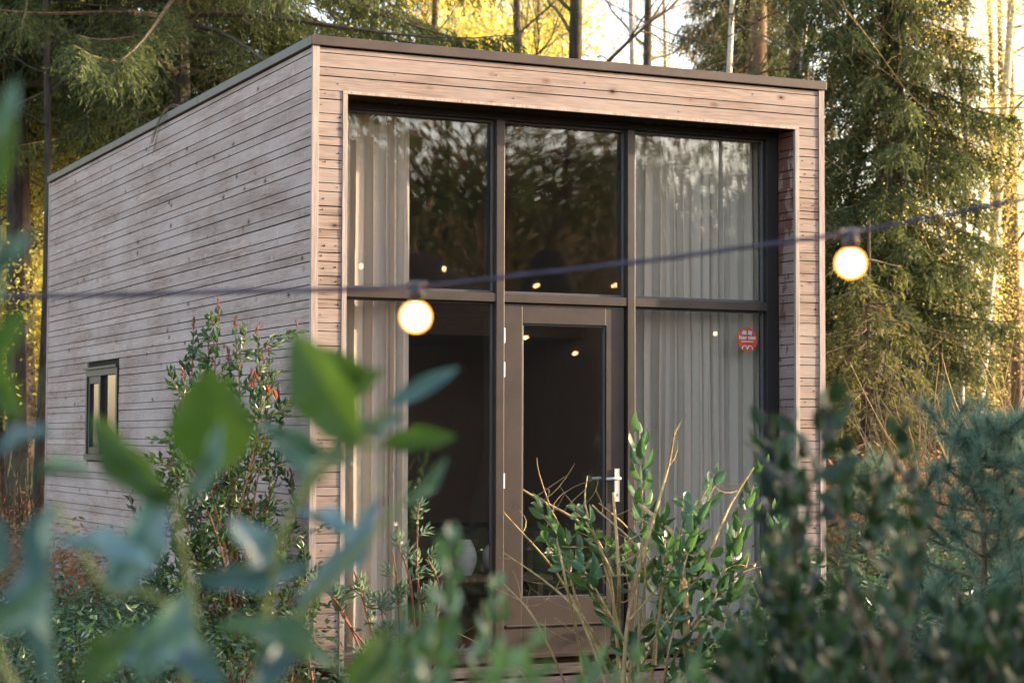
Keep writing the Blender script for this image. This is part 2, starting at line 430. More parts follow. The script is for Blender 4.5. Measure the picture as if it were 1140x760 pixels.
# front wall (two piers and a header)
mb = MB()
mb.box(.121, OA-.022, .022, .20, -.02, HB-.003); mb.box(OB+.022, W_-.121, .022, .20, -.02, HB-.003)
mb.box(OA-.022, OB+.022, .022, .20, OT+.022, HB-.004)
mb.build('wall', 'backing', cabin)
# claddings
jr = np.random.default_rng(3)
mb = MB(); clad(mb, lambda u, o, z: (.021-o, u, z), .004, D_-.03, joints=4.5, jr=jr, zcut=[(4.80, 5.94, 1.20, 2.0)])
c_side = mb.build('cladding', 'side_wood', cabin); c_side['label'] = 'long grey weathered side cladding with pale flecks'
mb = MB()
clad(mb, lambda u, o, z: (u, .021-o, z), .042, .196, z1=OT+.018)
clad(mb, lambda u, o, z: (u, .021-o, z), OB+.034, W_-.042, z1=OT+.018)
clad(mb, lambda u, o, z: (u, .021-o, z), .042, W_-.042, z0=OT+.02)
# dark nail heads on the boards
nr = np.random.default_rng(5)
for a, b in zip(bounds[1:-1], bounds[2:]):
    zc = (a+b)/2
    for xx in ([.065, .17, OB+.06, W_-.07] if zc < OT else [.09, .6, 1.3, 2.0, 2.6, 3.2, 3.66]):
        if nr.random() < .62:
            x = xx+nr.uniform(-.02, .02)*(1 if zc < OT else 6); z = zc+nr.uniform(-.012, .012); r = nr.uniform(.003, .0062)
            mb.lathe((x, 0.0, z), [(0.0001, .0022), (r*.8, .0018), (r, .0004), (r, -.001)], 8, 1, 'y')
mb.build('cladding', ['front_wood', 'backing'], cabin)['label'] = 'warm tan front cladding with dark knots'
# reveal claddings (left and right side of the opening), soffit
mb = MB(); clad(mb, lambda u, o, z: (OA-.021+o, u, z), .024, .215, z1=OT-.004)
mb.build('cladding', 'reveal_wood', cabin)
mb = MB(); clad(mb, lambda u, o, z: (OB+.021-o, u, z), .024, .215, z1=OT-.004)
mb.build('cladding', 'reveal_wood', cabin)['label'] = 'shaded reveal boards with reddish water stains'
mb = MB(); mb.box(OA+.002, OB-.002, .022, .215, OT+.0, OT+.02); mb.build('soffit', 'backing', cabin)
mb = MB(); clad(mb, lambda u, o, z: (W_-.021+o, u, z), .004, D_-.03, joints=4.5, jr=jr)
clad(mb, lambda u, o, z: (u, D_-.021+o, z), .03, W_-.03, joints=3, jr=jr); mb.build('cladding', 'side_wood', cabin)
# trims
def ell(xa, xb, sg):
    mb = MB(); a, b = (xa, xb) if sg > 0 else (xb, xa)
    P = [(a, -.006), (b, -.006), (b, .003), (a+.0075*sg, .003), (a+.0075*sg, .022), (a, .022)]
    if sg < 0: P = P[::-1]
    V = [(x, y, z) for z in (-.07, HB) for x, y in P]
    mb.add(V, [(i, (i+1) % 6, (i+1) % 6+6, i+6) for i in range(6)])
    mb.build('corner_trim', 'trim_wood', cabin)
ell(-.004, .040, 1); ell(W_-.040, W_+.004, -1)
mb = MB(); mb.box(-.004, .026, D_-.028, D_+.004, -.05, HB); mb.build('corner_trim', 'trim_wood', cabin)
mb = MB(); mb.box(W_-.026, W_+.004, D_-.028, D_+.004, -.05, HB); mb.build('corner_trim', 'trim_wood', cabin)
mb = MB()
mb.box(OA-.031, OA+.001, -.004, .022, -.07, OT-.001); mb.box(OB-.001, OB+.031, -.004, .022, -.07, OT-.001)
mb.box(OA-.031, OB+.031, -.004, .022, OT, OT+.018)
mb.build('opening_trim', 'trim_wood', cabin, bevel=.0015)
# roof, fascia
mb = MB(); mb.box(.02, W_-.02, .02, D_-.02, HB+.002, HB+.05); mb.build('roof', 'felt', cabin)
mb = MB()
mb.box(-.018, W_+.018, -.018, .04, HB+.002, H_); mb.box(-.018, W_+.018, D_-.04, D_+.018, HB+.002, H_)
for (y0, y1) in ((.0405, 2.5), (2.503, 5.0), (5.003, D_-.0405)):
    mb.box(-.018, .04, y0, y1, HB+.002, H_-.001); mb.box(W_-.04, W_+.018, y0, y1, HB+.002, H_-.001)
mb.build('roof_edge', 'fascia', cabin, bevel=.003)
# floor, plinth, ceiling, inner walls
mb = MB(); mb.box(.01, W_-.01, .33, D_-.02, -.14, -.022); mb.build('floor', 'inner_wood', cabin)
mb = MB(); mb.box(.1, W_-.1, .25, D_-.1, GZ-.05, -.142); mb.build('plinth', 'backing', cabin)
mb = MB(); mb.box(.121, W_-.121, .34, D_-.121, 3.60, 3.64); mb.build('ceiling', 'inner_wood', cabin)
mb = MB(); mb.box(.121, .14, .35, D_-.121, -.02, 3.6); mb.box(W_-.14, W_-.121, .35, D_-.121, -.02, 3.6); mb.box(.14, W_-.14, 5.2, 5.3, -.02, 3.6)
mb.build('inner_wall', 'plaster', cabin)
mb = MB(); mb.box(.14, W_-.14, 3.4, 5.2, 2.25, 2.42); mb.box(.14, W_-.14, 3.38, 3.42, 2.42, 2.5); mb.build('sleeping_loft', 'inner_wood', cabin)
# glazing frame
FY0, FY1, GY = .22, .32, .296
M1a, M1b, M2a, M2b = 1.354, 1.412, 2.329, 2.386
TZ0, TZ1 = 2.298, 2.356
mb = MB()
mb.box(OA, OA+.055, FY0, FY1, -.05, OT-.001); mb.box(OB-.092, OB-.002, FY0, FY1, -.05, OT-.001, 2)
mb.box(OA+.055, OB-.092, FY0, FY1, OT-.05, OT-.001, 2); mb.box(OA+.055, M1a, FY0, FY1, -.05, .03); mb.box(M2b, OB-.092, FY0, FY1, -.05, .03)  # shade at the head is put into the colour, right jamb darkened likewise
mb.box(M1a, M1b, FY0-.004, FY1, -.05, OT-.051); mb.box(M2a, M2b, FY0-.004, FY1, -.05, OT-.051)
for a, b in ((OA+.055, M1a), (M1b, M2a), (M2b, OB-.092)): mb.box(a, b, FY0, FY1, TZ0, TZ1)
# glazing beads
for (a, b) in ((OA+.055, M1a), (M1b, M2a), (M2b, OB-.092)):
    rows = [(TZ1, OT-.05)] + ([] if a == M1b else [(.03, TZ0)])
    for (z0, z1) in rows:
        mb.box(a, a+.016, .262, GY-.004, z0, z1, 1); mb.box(b-.016, b, .262, GY-.004, z0, z1, 1)
        mb.box(a+.016, b-.016, .262, GY-.004, z0, z0+.018, 1); mb.box(a+.016, b-.016, .262, GY-.004, z1-.016, z1, 1)
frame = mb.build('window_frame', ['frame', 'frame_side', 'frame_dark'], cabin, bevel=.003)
def pane(x0, x1, z0, z1, y, parent, tilt=0.0, tx=0.0):
    mb = MB()
    dx = (x1-x0)/2*tilt; dz = (z1-z0)/2*tx
    mb.add([(x0, y-dx-dz, z0), (x1, y+dx-dz, z0), (x1, y+dx+dz, z1), (x0, y-dx+dz, z1)], [(0, 1, 2, 3)])
    mb.add([(x0, y+.02+dx*.2, z0), (x1, y+.02-dx*.6, z0), (x1, y+.02-dx*.6+.0012, z1), (x0, y+.02+dx*.2+.0012, z1)], [(0, 1, 2, 3)])
    return mb.build('pane', 'glass', parent)
panes = [pane(OA+.055, M1a, TZ1, OT-.05, GY, frame, .0006, .0003), pane(M1b, M2a, TZ1, OT-.05, GY, frame, -.0005, .0006), pane(M2b, OB-.092, TZ1, OT-.05, GY, frame, .0004, -.0004),
         pane(OA+.055, M1a, .03, TZ0, GY, frame, .0007, .0003), pane(M2b, OB-.092, .03, TZ0, GY, frame, .0005, .0003)]
# door
DX0, DX1, DZ0, DZ1, DY = M1b+.006, M2a-.012, -.035, TZ0-.006, .243
mb = MB()
mb.box(DX0, DX0+.138, DY, DY+.06, DZ0, DZ1); mb.box(DX1-.138, DX1, DY, DY+.06, DZ0, DZ1)
mb.box(DX0+.139, DX1-.139, DY, DY+.06, 2.164, DZ1); mb.box(DX0+.139, DX1-.139, DY, DY+.06, DZ0, .355)
mb.box(DX0+.02, DX1-.02, DY-.016, DY-.0005, .175, .186); mb.box(DX0+.01, DX1-.01, DY-.026, DY-.0005, -.03, .0)
for z0, z1 in ((.356, .368), (2.152, 2.163)): mb.box(DX0+.14, DX1-.14, DY+.012, DY+.04, z0, z1, 1)
mb.box(DX0+.139, DX0+.151, DY+.012, DY+.04, .369, 2.151, 1); mb.box(DX1-.151, DX1-.139, DY+.012, DY+.04, .369, 2.151, 1)
door = mb.build('door', ['frame', 'frame_side'], cabin, bevel=.0025)
pane(DX0+.151, DX1-.151, .368, 2.152, DY+.03, door, .0012, .0012)
for hz in (2.081, 1.857, 1.129):
    mb = MB()
    for q in range(5): mb.lathe((DX0-.004, DY-.011, hz-.05+q*.02), [(.0001, 0), (.0075, .0), (.0075, .0185), (.0001, .0185)], 10)
    mb.box(DX0+.002, DX0+.012, DY-.004, DY-.0005, hz-.048, hz+.048); mb.build('hinge', 'steel', door)
mb = MB(); mb.box(2.238, 2.276, DY-.012, DY-.0005, .985, 1.205)
mb.lathe((2.257, DY-.012, 1.045), [(.0001, .004), (.009, .004), (.0105, 0)], 12, 1, 'y'); mb.box(2.2545, 2.2595, DY-.014, DY-.012, 1.02, 1.04, 1)
mb.build('handle_plate', ['steel', 'seal'], door, bevel=.002)
mb = MB(); mb.tube([(2.257, DY-.010, 1.14), (2.257, DY-.052, 1.14), (2.243, DY-.06, 1.14), (2.15, DY-.06, 1.138)], [.0115, .0105, .0105, .0095], 8)
mb.build('handle', 'steel', door, smooth=True); mb = MB()
mb.tube([(2.2571, DY+.0605, 1.14), (2.2571, DY+.105, 1.14), (2.243, DY+.112, 1.14), (2.13, DY+.112, 1.138)], [.0115, .0105, .0105, .0095], 8)
mb.build('handle', 'steel', door, smooth=True)
# threshold
mb = MB(); mb.box(OA-.03, OB+.03, -.02, FY0-.002, -.11, -.07); mb.build('door_sill', 'deck_wood', cabin, bevel=.004)
# side window
mb = MB()
y0, y1, z0, z1 = 4.81, 5.93, 1.21, 1.99; X0, X1 = -.012, .05
mb.box(X0, X1, y0, y1, z1-.055, z1); mb.box(X0-.012, X1, y0, y1, z0, z0+.05)
mb.box(X0, X1, y0, y0+.05, z0+.051, z1-.056); mb.box(X0, X1, y1-.05, y1, z0+.051, z1-.056); mb.box(X0, X1, 5.39, 5.45, z0+.051, z1-.056)
mb.box(.051, .119, y0, y1, z0, z0+.012); mb.box(-.0, .05, y0, y0+.001, z0, z1)
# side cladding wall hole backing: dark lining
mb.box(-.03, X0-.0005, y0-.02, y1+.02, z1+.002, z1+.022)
sw = mb.build('window', 'frame_dark', cabin, bevel=.003)
mb = MB()
a0, a1 = 5.451, y1-.051
mb.box(.0, .04, a0, a0+.05, z0+.052, z1-.057); mb.box(.0, .04, a1-.05, a1, z0+.052, z1-.057)
mb.box(.0, .04, a0+.051, a1-.051, z1-.12, z1-.057); mb.box(.0, .04, a0+.051, a1-.051, z0+.052, z0+.11); mb.build('sash', 'frame_dark', sw, bevel=.003)
mb = MB(); mb.add([(.02, a0+.05, z0+.1), (.02, a1-.05, z0+.1), (.02, a1-.05, z1-.11), (.02, a0+.05, z1-.11)], [(3, 2, 1, 0)])
mb.build('pane', 'glass', sw)
mb = MB(); mb.add([(.021, y0+.05, z0+.05), (.021, 5.39, z0+.05), (.021, 5.39, z1-.055), (.021, y0+.05, z1-.055)], [(3, 2, 1, 0)])
mb.build('pane', 'glass', sw)

# deck in front of the door
deck = MB()
for q in range(9):
    deck.box(-.1, 4.0, -1.30+q*.141, -1.30+q*.141+.134, -.15, -.122)
deck.box(-.08, 3.98, -1.26, -1.2, GZ-.04, -.151); deck.box(-.08, 3.98, -.2, -.14, GZ-.04, -.151)
tag(deck.build('deck', 'deck_wood', bevel=.002), 'low weathered timber deck below the glazed cabin front', 'deck')

# curtains
def curtain(x0, x1, y, z0, z1, seed, label):
    r = np.random.default_rng(seed); n = int((x1-x0)/.006); nz = 30
    u = np.linspace(x0, x1, n); fq = 1+.45*np.sin(u*17+seed)+.3*np.sin(u*41+seed*2); ph = np.cumsum(fq)/n*(x1-x0)/.082*2*math.pi
    V = []
    for i in range(nz+1):
        t = i/nz; z = z0+(z1-z0)*t
        am = .036*(1-.25*t)
        yy = y+am*np.sin(ph+.5*np.sin(t*2.5+u*6))*(.8+.4*np.sin(ph*.31+seed))+.012*np.sin(ph*.23+t*3)+.008*np.sin(t*7+u*9)
        xx = u+.016*np.sin(ph*2)+.006*np.sin(t*5+ph*.2)
        V.append(np.stack([xx, yy, np.full(n, z)], 1))
    V = np.concatenate(V); a = np.arange(nz)[:, None]*n; b = np.arange(n-1)[None]
    mb = MB(); mb.add(V, np.stack([a+b, a+b+1, a+n+b+1, a+n+b], -1).reshape(-1, 4))
    tag(mb.build('curtain', 'fabric', smooth=True), label, 'curtain')
curtain(.27, .835, .44, .0, 3.585, 2, 'narrow gathered beige floor length curtain left of the dark room')
curtain(2.50, 3.60, .44, .0, 3.585, 5, 'wide drawn beige curtain filling the glazing right of the door')

# round sticker
st = thing('round_sticker', 'round orange red sticker with white words high on the lower right pane', 'sticker', (3.315, GY-.003, 2.1))
mb = MB(); mb.lathe((3.315, GY-.003, 2.1), [(.0001, .002), (.081, .002), (.083, .0008), (.083, -.0005)], 40, 0, 'y'); mb.build('disc', 'sticker', st)
def text_mesh(s, size, cx, cz, y, name, mat, parent, bold=.0015):
    cu = bpy.data.curves.new('tmp', 'FONT'); cu.body = s; cu.size = size; cu.align_x = 'CENTER'; cu.align_y = 'CENTER'; cu.offset = bold; cu.extrude = .0004
    o = bpy.data.objects.new('tmp', cu); col.objects.link(o)
    bpy.context.view_layer.update()
    me = bpy.data.meshes.new_from_object(o.evaluated_get(bpy.context.evaluated_depsgraph_get())); bpy.data.objects.remove(o)
    me.name = name; me.materials.clear(); me.materials.append(M[mat])
    t = bpy.data.objects.new(name, me); col.objects.link(t); t.parent = parent
    me.transform(Matrix.Translation((cx, y, cz)) @ Matrix.Rotation(math.pi/2, 4, 'X'))
    t.matrix_parent_inverse = parent_world(parent).inverted(); return t
text_mesh('hier niet', .040, 3.315, 2.113, GY-.0058, 'lettering', 'sticker_white', st, .001)
mb = MB(); mb.box(3.266, 3.364, GY-.0062, GY-.0052, 2.083, 2.089)
for cx in (3.293, 3.337):
    a = np.linspace(-.25, math.pi+.25, 14); mb.tube(np.stack([cx+.019*np.cos(a), np.full(14, GY-.0058), 2.036+.019*np.sin(a)], 1), .0038, 4)
mb.build('emblem', 'sticker_white', st)
mb = MB(); mb.add([(3.268, 0, 2.138), (3.305, 0, 2.134), (3.309, 0, 2.158), (3.282, 0, 2.165)], [(0, 1, 2, 3)]); mb.add([(3.319, 0, 2.134), (3.352, 0, 2.133), (3.354, 0, 2.157), (3.325, 0, 2.163)], [(0, 1, 2, 3)])
for a in mb.v: a[:, 1] = GY-.0058
mb.build('patch', 'sticker_blue', st)

# ------------------------------------------------------------------ inside the room
tb = thing('table', 'dark table with pale top standing in the room behind the left window', 'table', (1.9, 2.6, -.022))
mb = MB(); mb.box(1.35, 2.7, 2.3, 3.1, .70, .735); mb.build('table_top', 'deck_wood', tb, bevel=.003)
for x in (1.42, 2.6):
    for y in (2.36, 3.0): mb = MB(); mb.box(x, x+.05, y, y+.05, -.02, .70); mb.build('leg', 'inner_wood', tb)
bn = thing('bench', 'low dark wooden bench just inside the left window', 'bench', (1.2, 1.2, -.022))
mb = MB(); mb.box(1.3, 2.15, 1.0, 1.35, .415, .45); mb.build('seat', 'inner_wood', bn)
for x in (1.35, 2.05): mb = MB(); mb.box(x, x+.04, 1.03, 1.3, -.02, .415); mb.build('leg', 'inner_wood', bn)
mb = MB(); prof = []
for i in range(25):
    t = i/24; prof.append((.02+.062*math.sin(math.pi*(.12+t*.78))+.004*math.sin(t*60), .451+t*.25))
mb.lathe((1.55, 1.16, 0), [(.0001, .451)]+prof, 24); tag(mb.build('vase', 'ceramic', smooth=True), 'ribbed cream vase standing on the bench inside left window', 'vase')
mb = MB(); mb.lathe((1.83, 1.2, 0), [(.0001+.12*math.sin(math.pi*i/16), .571-.12*math.cos(math.pi*i/16)) for i in range(17)], 24); tag(mb.build('globe_lamp', 'ceramic', smooth=True), 'plain round white globe on the bench beside the ribbed vase', 'lamp')
bl = thing('slatted_blind', 'narrow pale slatted blind hanging on the far inner wall', 'blind', (2.3, 5.15, 1.2))
mb = MB()
for i in range(22): mb.box(2.42, 2.56, 5.14, 5.165, 1.25+i*.03, 1.272+i*.03)
mb.build('slat', 'ceramic', bl)
mb = MB(); mb.box(2.41, 2.57, 5.13, 5.19, 1.92, 1.96); mb.build('head_rail', 'ceramic', bl)

# dry twig hanging over the roof edge
mb = MB(); r = np.random.default_rng(4)
for q in range(7):
    y = 3.25+r.uniform(-.1, .1); L = r.uniform(.25, .6)
    t = np.linspace(0, 1, 9)
    P = np.stack([.1-.2*t+r.uniform(-.01, .01), y+.5*(t-.4)*L*r.uniform(.5, 1.3)+.05, 3.905+.09*np.sin(t*2.4)-.42*t**3*L*1.6], 1)
    P[:, 0] = np.minimum(P[:, 0], np.where(P[:, 2] < 3.905, -.03, 1)); mb.tube(P, np.linspace(.005, .0015, 9), 4)
tag(mb.build('dry_twigs', 'twig'), 'thin dry twigs drooping over the left roof edge', 'twigs')

# ================================================================== STRING LIGHTS
def festoon(label, pts, bulbs, rad=.0048, sag=0, group='string lights in the garden', br=.0265):
    """pts: cable polyline, bulbs: positions of cable above each bulb"""
    t = thing('string_light', label, 'string light', bulbs[0], group)
    P = []
    for a, b in zip(pts[:-1], pts[1:]):
        n = 12; u = np.linspace(0, 1, n, endpoint=False)[:, None]
        P.append(a+(b-a)*u-np.array([0, 0, 1.])*(sag*4*u*(1-u)*np.linalg.norm(b-a)))
    P.append(pts[-1][None]); P = np.concatenate(P)
    mb = MB(); mb.tube(P, rad, 6); tw = P.copy(); s = np.arange(len(P))
    tw[:, 2] += rad*.7*np.sin(s*1.1); tw[:, 1] += rad*.7*np.cos(s*1.1); mb.tube(tw, rad*.6, 5)
    mb.build('cable', 'cable', t)
    for p in bulbs:
        mb = MB(); x, y, z = p
        mb.lathe((x, y, z), [(.0001, .006), (.012, .004), (.017, -.004), (.0175, -.022), (.0155, -.034), (.014, -.036)], 14)
        mb.tube([(x-.024*RT[0], y-.024*RT[1], z), (x+.024*RT[0], y+.024*RT[1], z)], .009, 8)
        so = mb.build('socket', 'socket', t, smooth=True)
        mb = MB(); cz = z-.036-br*.86
        prof = [(.0105, z-.035-z), (.013, -.038)]+[(br*math.sin(a), cz-z+br*math.cos(a)) for a in np.linspace(.55, math.pi-.02, 14)]
        mb.lathe((x, y, z), prof, 20); mb.build('bulb', 'bulb_glass', so, smooth=True)
        mb = MB(); mb.lathe((x, y, z), [(.0001+br*.82*math.sin(a), cz-z+br*.82*math.cos(a)) for a in np.linspace(0, math.pi, 14)], 20); mb.build('glowing_core', 'bulb', so, smooth=True)
    return t
FD = 4.2
wire = [at(-500, 300, 3.9), at(0, 331, 4.0), at(463, 320, FD), at(700, 293, FD+.05), at(945, 260, FD+.1), at(1140, 222, 4.35), at(1700, 60, 4.8)]
festoon('dark cable with two lit round bulbs crossing in front of the cabin', wire, [at(463, 318, FD), at(947, 259, FD+.1)], br=.033)
# posts that carry it (just outside the picture)
for p, lb in ((wire[0], 'plain wooden post holding the left end of the string lights'), (wire[-1], 'plain wooden post holding the right end of the string lights')):
    mb = MB(); mb.tube([(p[0], p[1], GZ-.1), (p[0], p[1], p[2]+.1)], .045, 8); tag(mb.build('post', 'deck_wood'), lb, 'post')
# strands over the far garden, seen mirrored in the glass
f2 = [np.array(q, float) for q in [(2.2, -9, 3.7), (3.96, -9, 3.42), (4.98, -9, 3.43), (6.15, -9, 3.28), (7.19, -9, 3.32), (9.6, -9.4, 3.9)]]
festoon('farther lit string light strung high over the garden, mirrored in the upper panes', f2, f2[1:5], br=.03)
f3 = [np.array(q, float) for q in [(4.2, -8.6, 2.9), (6.1, -9.2, 2.68), (6.7, -9.1, 2.5), (8.59, -9, 2.77), (10.2, -9, 3.3)]]
festoon('farther lit string light strung low over the garden, mirrored in the door pane', f3, f3[1:4], br=.03)
for p, lb in ((f2[0], 'slim dark pole at the near end of the high string light'), (f2[-1], 'slim dark pole at the far end of the high string light'), (f3[0], 'slim dark pole at the near end of the low string light'), (f3[-1], 'slim dark pole at the far end of the low string light')):
    mb = MB(); mb.tube([(p[0], p[1], GZ-.1), (p[0], p[1], p[2]+.05)], .03, 6); tag(mb.build('pole', 'bark'), lb, 'pole')

# tipi and round tent across the garden (mirrored in the glass)
tp = thing('tipi', 'dark canvas tipi across the garden, mirrored in the middle pane', 'tipi', (8.75, -14, GZ))
mb = MB(); mb.lathe((8.75, -14, GZ), [(1.75, 0), (1.2, 1.6), (.75, 2.9), (.28, 4.15), (.2, 4.35)], 16); mb.build('canvas', 'canvas', tp)
for k in range(7):
    a = k*.9; mb = MB(); mb.tube([(8.75+1.72*math.cos(a), -14+1.72*math.sin(a), GZ), (8.75-.2*math.cos(a), -14-.2*math.sin(a), GZ+4.35+.5)], .03, 6); mb.build('pole', 'twig', tp)
tent = thing('round_tent', 'low dark domed tent across the garden, mirrored in the left pane', 'tent', (7.4, -15.5, GZ))
mb = MB(); mb.lathe((6.9, -15.5, GZ), [(2.0, 0), (2.0, 2.0), (1.95, 2.6), (1.75, 3.2), (1.3, 3.85), (.7, 4.3), (.02, 4.45)], 24); mb.build('canvas', 'canvas', tent, smooth=True)

# ================================================================== TREES
def tube_curve(mb, p0, p1, r0, r1, k=5, bend=.1, n=5, r=None, mi=0):
    t = np.linspace(0, 1, n)[:, None]; p0 = np.array(p0, float); p1 = np.array(p1, float)
    off = (r or rng).normal(size=3)*bend*np.linalg.norm(p1-p0)
    P = p0+(p1-p0)*t+off*(4*t*(1-t)); mb.tube(P, np.linspace(r0, r1, n), k, mi, cap=False); return P
def spruce(name, label, H, zb, R, seed, mat, loc, dens=1.0, needle=.075, zdet=9.0, group=None):
    r = np.random.default_rng(seed)
    t = thing(name, label, 'tree', loc, group)
    L0 = np.array(loc, float)
    tr = MB(); zz = np.linspace(0, H, 14)
    tr.tube(np.stack([.05*np.sin(zz*.5+seed), .05*np.cos(zz*.4), zz], 1)+L0, np.linspace(.011*H+.05, .01, 14), 9, cap=False)
    tr.build('trunk', 'bark', t)
    bm = MB(); fo = MB(); az = r.uniform(0, 6)
    z = zb
    while z < H-.3:
        fr = (z-zb)/(H-zb); d = dens if z < zdet else dens*.45
        Lb = (R*(1-fr)**.85+.15)*r.uniform(.65, 1.12); az += 2.4+r.uniform(-.3, .3)
        dirv = np.array([math.cos(az), math.sin(az), 0]); side = np.array([-dirv[1], dirv[0], 0])
        n = 9; u = np.linspace(0, 1, n); dr = r.uniform(.45, .8)
        P = L0+dirv*(Lb*u)[:, None]+side*(Lb*.1*r.normal()*u**2)[:, None]; P[:, 2] += z+Lb*(.15*u-dr*u**1.6+.22*u**3)
        bm.tube(P, np.linspace(.012+.008*Lb, .004, n), 4, cap=False)
        ns = max(6, int(Lb*27*d)); us = r.uniform(.12, 1.0, ns)**.85
        base = np.stack([np.interp(us, u, P[:, q]) for q in range(3)], 1)
        sg = r.choice([-1, 1], ns)
        sl = r.uniform(.25, .62, ns)*(1.15-us*.55)*min(1, Lb/1.6+.3)
        out = unit(side*sg[:, None]*r.uniform(.1, 1.0, ns)[:, None]+dirv*r.uniform(.1, .7, ns)[:, None]+np.array([0, 0, -1])*r.uniform(.25, 1.3, ns)[:, None])
        K = 16 if z < zdet else 8; nl = needle if z < zdet else needle*1.7
        q = np.linspace(0.03, 1, K)[None, :, None]
        pos = base[:, None]+out[:, None]*sl[:, None, None]*q+np.array([0, 0, -1.])*(sl[:, None, None]*.25*q**2)
        dd = unit(out[:, None]*.9+r.normal(size=(ns, K, 3))*.55+np.array([0, 0, -.25]))
        leaves(fo, pos.reshape(-1, 3), dd.reshape(-1, 3), rdir(ns*K, r), nl*r.uniform(.7, 1.4, ns*K), nl*.27, T_QUAD)
        z += (.085 if z < zdet else .2)*r.uniform(.6, 1.4)/max(.5, dens)
    # dead inner twigs
    for k in range(int(60*dens)):
        z = r.uniform(max(.5, zb-2.2), min(zb+5, H*.8)); a = r.uniform(0, 6.28); Lb = r.uniform(.5, R*.8)
        p0 = L0+[0, 0, z]; p1 = p0+np.array([math.cos(a)*Lb, math.sin(a)*Lb, -Lb*r.uniform(.1, .6)])
        P = tube_curve(bm, p0, p1, .012, .003, 3, .08, 5, r)
        for j in range(5):
            b = P[r.integers(1, 5)]; tube_curve(bm, b, b+np.array([r.normal()*.25, r.normal()*.25, -r.uniform(.1, .5)]), .004, .0015, 3, .15, 4, r)
    bm.build('branches', 'twig', t); fo.build('crown', mat, t)
    return t
def grow(mb, p, d, L, rad, lev, r, tips, maxlev, up=.15, spread=.65, nch=(2, 4), kids_from=.35):
    n = 5; P = [p]; dd = d.copy()
    for i in range(n-1):
        dd = unit(dd+r.normal(size=3)*.13+np.array([0, 0, up*.3])); P.append(P[-1]+dd*L/(n-1))
    P = np.array(P); mb.tube(P, np.linspace(rad, rad*.55, n), 7 if lev == 0 else (5 if lev < 2 else 3), cap=False)
    if lev >= maxlev-1: tips.append(P)
    if lev >= maxlev: return
    for k in range(r.integers(nch[0], nch[1]+1)):
        u = r.uniform(kids_from, 1); i = min(n-2, int(u*(n-1))); b = P[i]+(P[i+1]-P[i])*(u*(n-1)-i)
        nd = unit(dd+rdir(1, r)[0]*spread*1.3+np.array([0, 0, up]))
        grow(mb, b, nd, L*r.uniform(.55, .8), rad*.5*r.uniform(.7, 1), lev+1, r, tips, maxlev, up, spread, nch, .15)
    nd = unit(dd+r.normal(size=3)*.25); grow(mb, P[-1], nd, L*.75, rad*.55, lev+1, r, tips, maxlev, up, spread, nch, .15)
def broadleaf(name, label, loc, H, seed, bark, leafm=None, nleaf=12, lsize=.07, rad=.12, lev=4, lean=(0, 0), group=None, clear=.4, spread=.65, twigm=None, up=.15, scat=.18, nch=(2, 4)):
    r = np.random.default_rng(seed); t = thing(name, label, 'tree', loc, group); L0 = np.array(loc, float)
    tk = MB(); zz = np.linspace(0, 1, 12); P = np.stack([lean[0]*zz**1.2*H+.04*np.sin(zz*7+seed), lean[1]*zz**1.2*H+.04*np.cos(zz*6), zz*H], 1)+L0
    tk.tube(P, np.linspace(rad, rad*.22, 12), 10, cap=False); tk.build('trunk', bark, t, smooth=True)
    mb = MB(); tips = []
    nb = int(14*(1-clear)+6)
    for k in range(nb):
        u = clear+(1-clear)*(k+r.uniform(0, 1))/nb; i = min(10, int(u*11)); b = P[i]+(P[i+1]-P[i])*(u*11-i)
        a = r.uniform(0, 6.28); nd = unit(np.array([math.cos(a), math.sin(a), r.uniform(.05, .8)]))
        grow(mb, b, nd, H*.15*(1.25-u*.7)*r.uniform(.7, 1.2), rad*.32*(1.2-u), 1, r, tips, lev, up, spread, nch)
    mb.build('branches', twigm or bark, t)
    if leafm:
        fo = MB(); TP = np.concatenate(tips); n = len(TP)*nleaf
        B = np.repeat(TP, nleaf, 0)+r.normal(size=(n, 3))*scat
        leaves(fo, B, rdir(n, r)+[0, 0, -.3], rdir(n, r), lsize*r.uniform(.6, 1.3, n), lsize*.6, T_QUAD); fo.build('crown', leafm, t)
    return t

def G(px, d, z=GZ):
    x, y = ground_xy(px, d); return (x, y, z)
# big drooping spruces
sp_a = spruce('spruce_tree', 'large dark spruce with drooping branches behind the cabin roof at the left', 15, 6.0, 4.2, 11, 'spruce', G(95, 25.5), 1.15)
sp_b = spruce('spruce_tree', 'tall dark drooping spruce rising to the right of the cabin', 16, 1.0, 1.6, 23, 'spruce', G(990, 24), 1.9)
copy_thing(sp_a, G(20, 24.5), 3.3, .95, 'dark drooping spruce overhanging the back left corner of the cabin')
copy_thing(sp_a, G(195, 24), 5.1, .97, 'dense dark spruce above the middle of the left roof edge')
copy_thing(sp_a, G(300, 34), .6, .9, 'distant dark spruce above the front left roof corner')
sp_c = copy_thing(sp_a, G(300, 27), 2.1, 1.0, 'dark spruce above the cabin roof just left of the front corner')
sp_d = spruce('spruce_tree', 'thin spruce with brown bare twigs close beside the right cabin edge', 16, 2.0, 1.7, 31, 'spruce', G(888, 27), .55)
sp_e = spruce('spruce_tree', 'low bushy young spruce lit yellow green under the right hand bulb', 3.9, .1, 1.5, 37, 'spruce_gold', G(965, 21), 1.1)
copy_thing(sp_b, G(835, 34), 2.0, 1.1, 'distant dark spruce behind the tan pine trunk')
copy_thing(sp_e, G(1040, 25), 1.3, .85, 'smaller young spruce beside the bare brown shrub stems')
copy_thing(sp_a, G(-110, 28), 4.0, 1.0, 'dark spruce at the far left edge behind the golden beech')
copy_thing(sp_b, G(-60, 40), 4.0, 1.0, 'distant spruce showing through the golden leaves at the left')
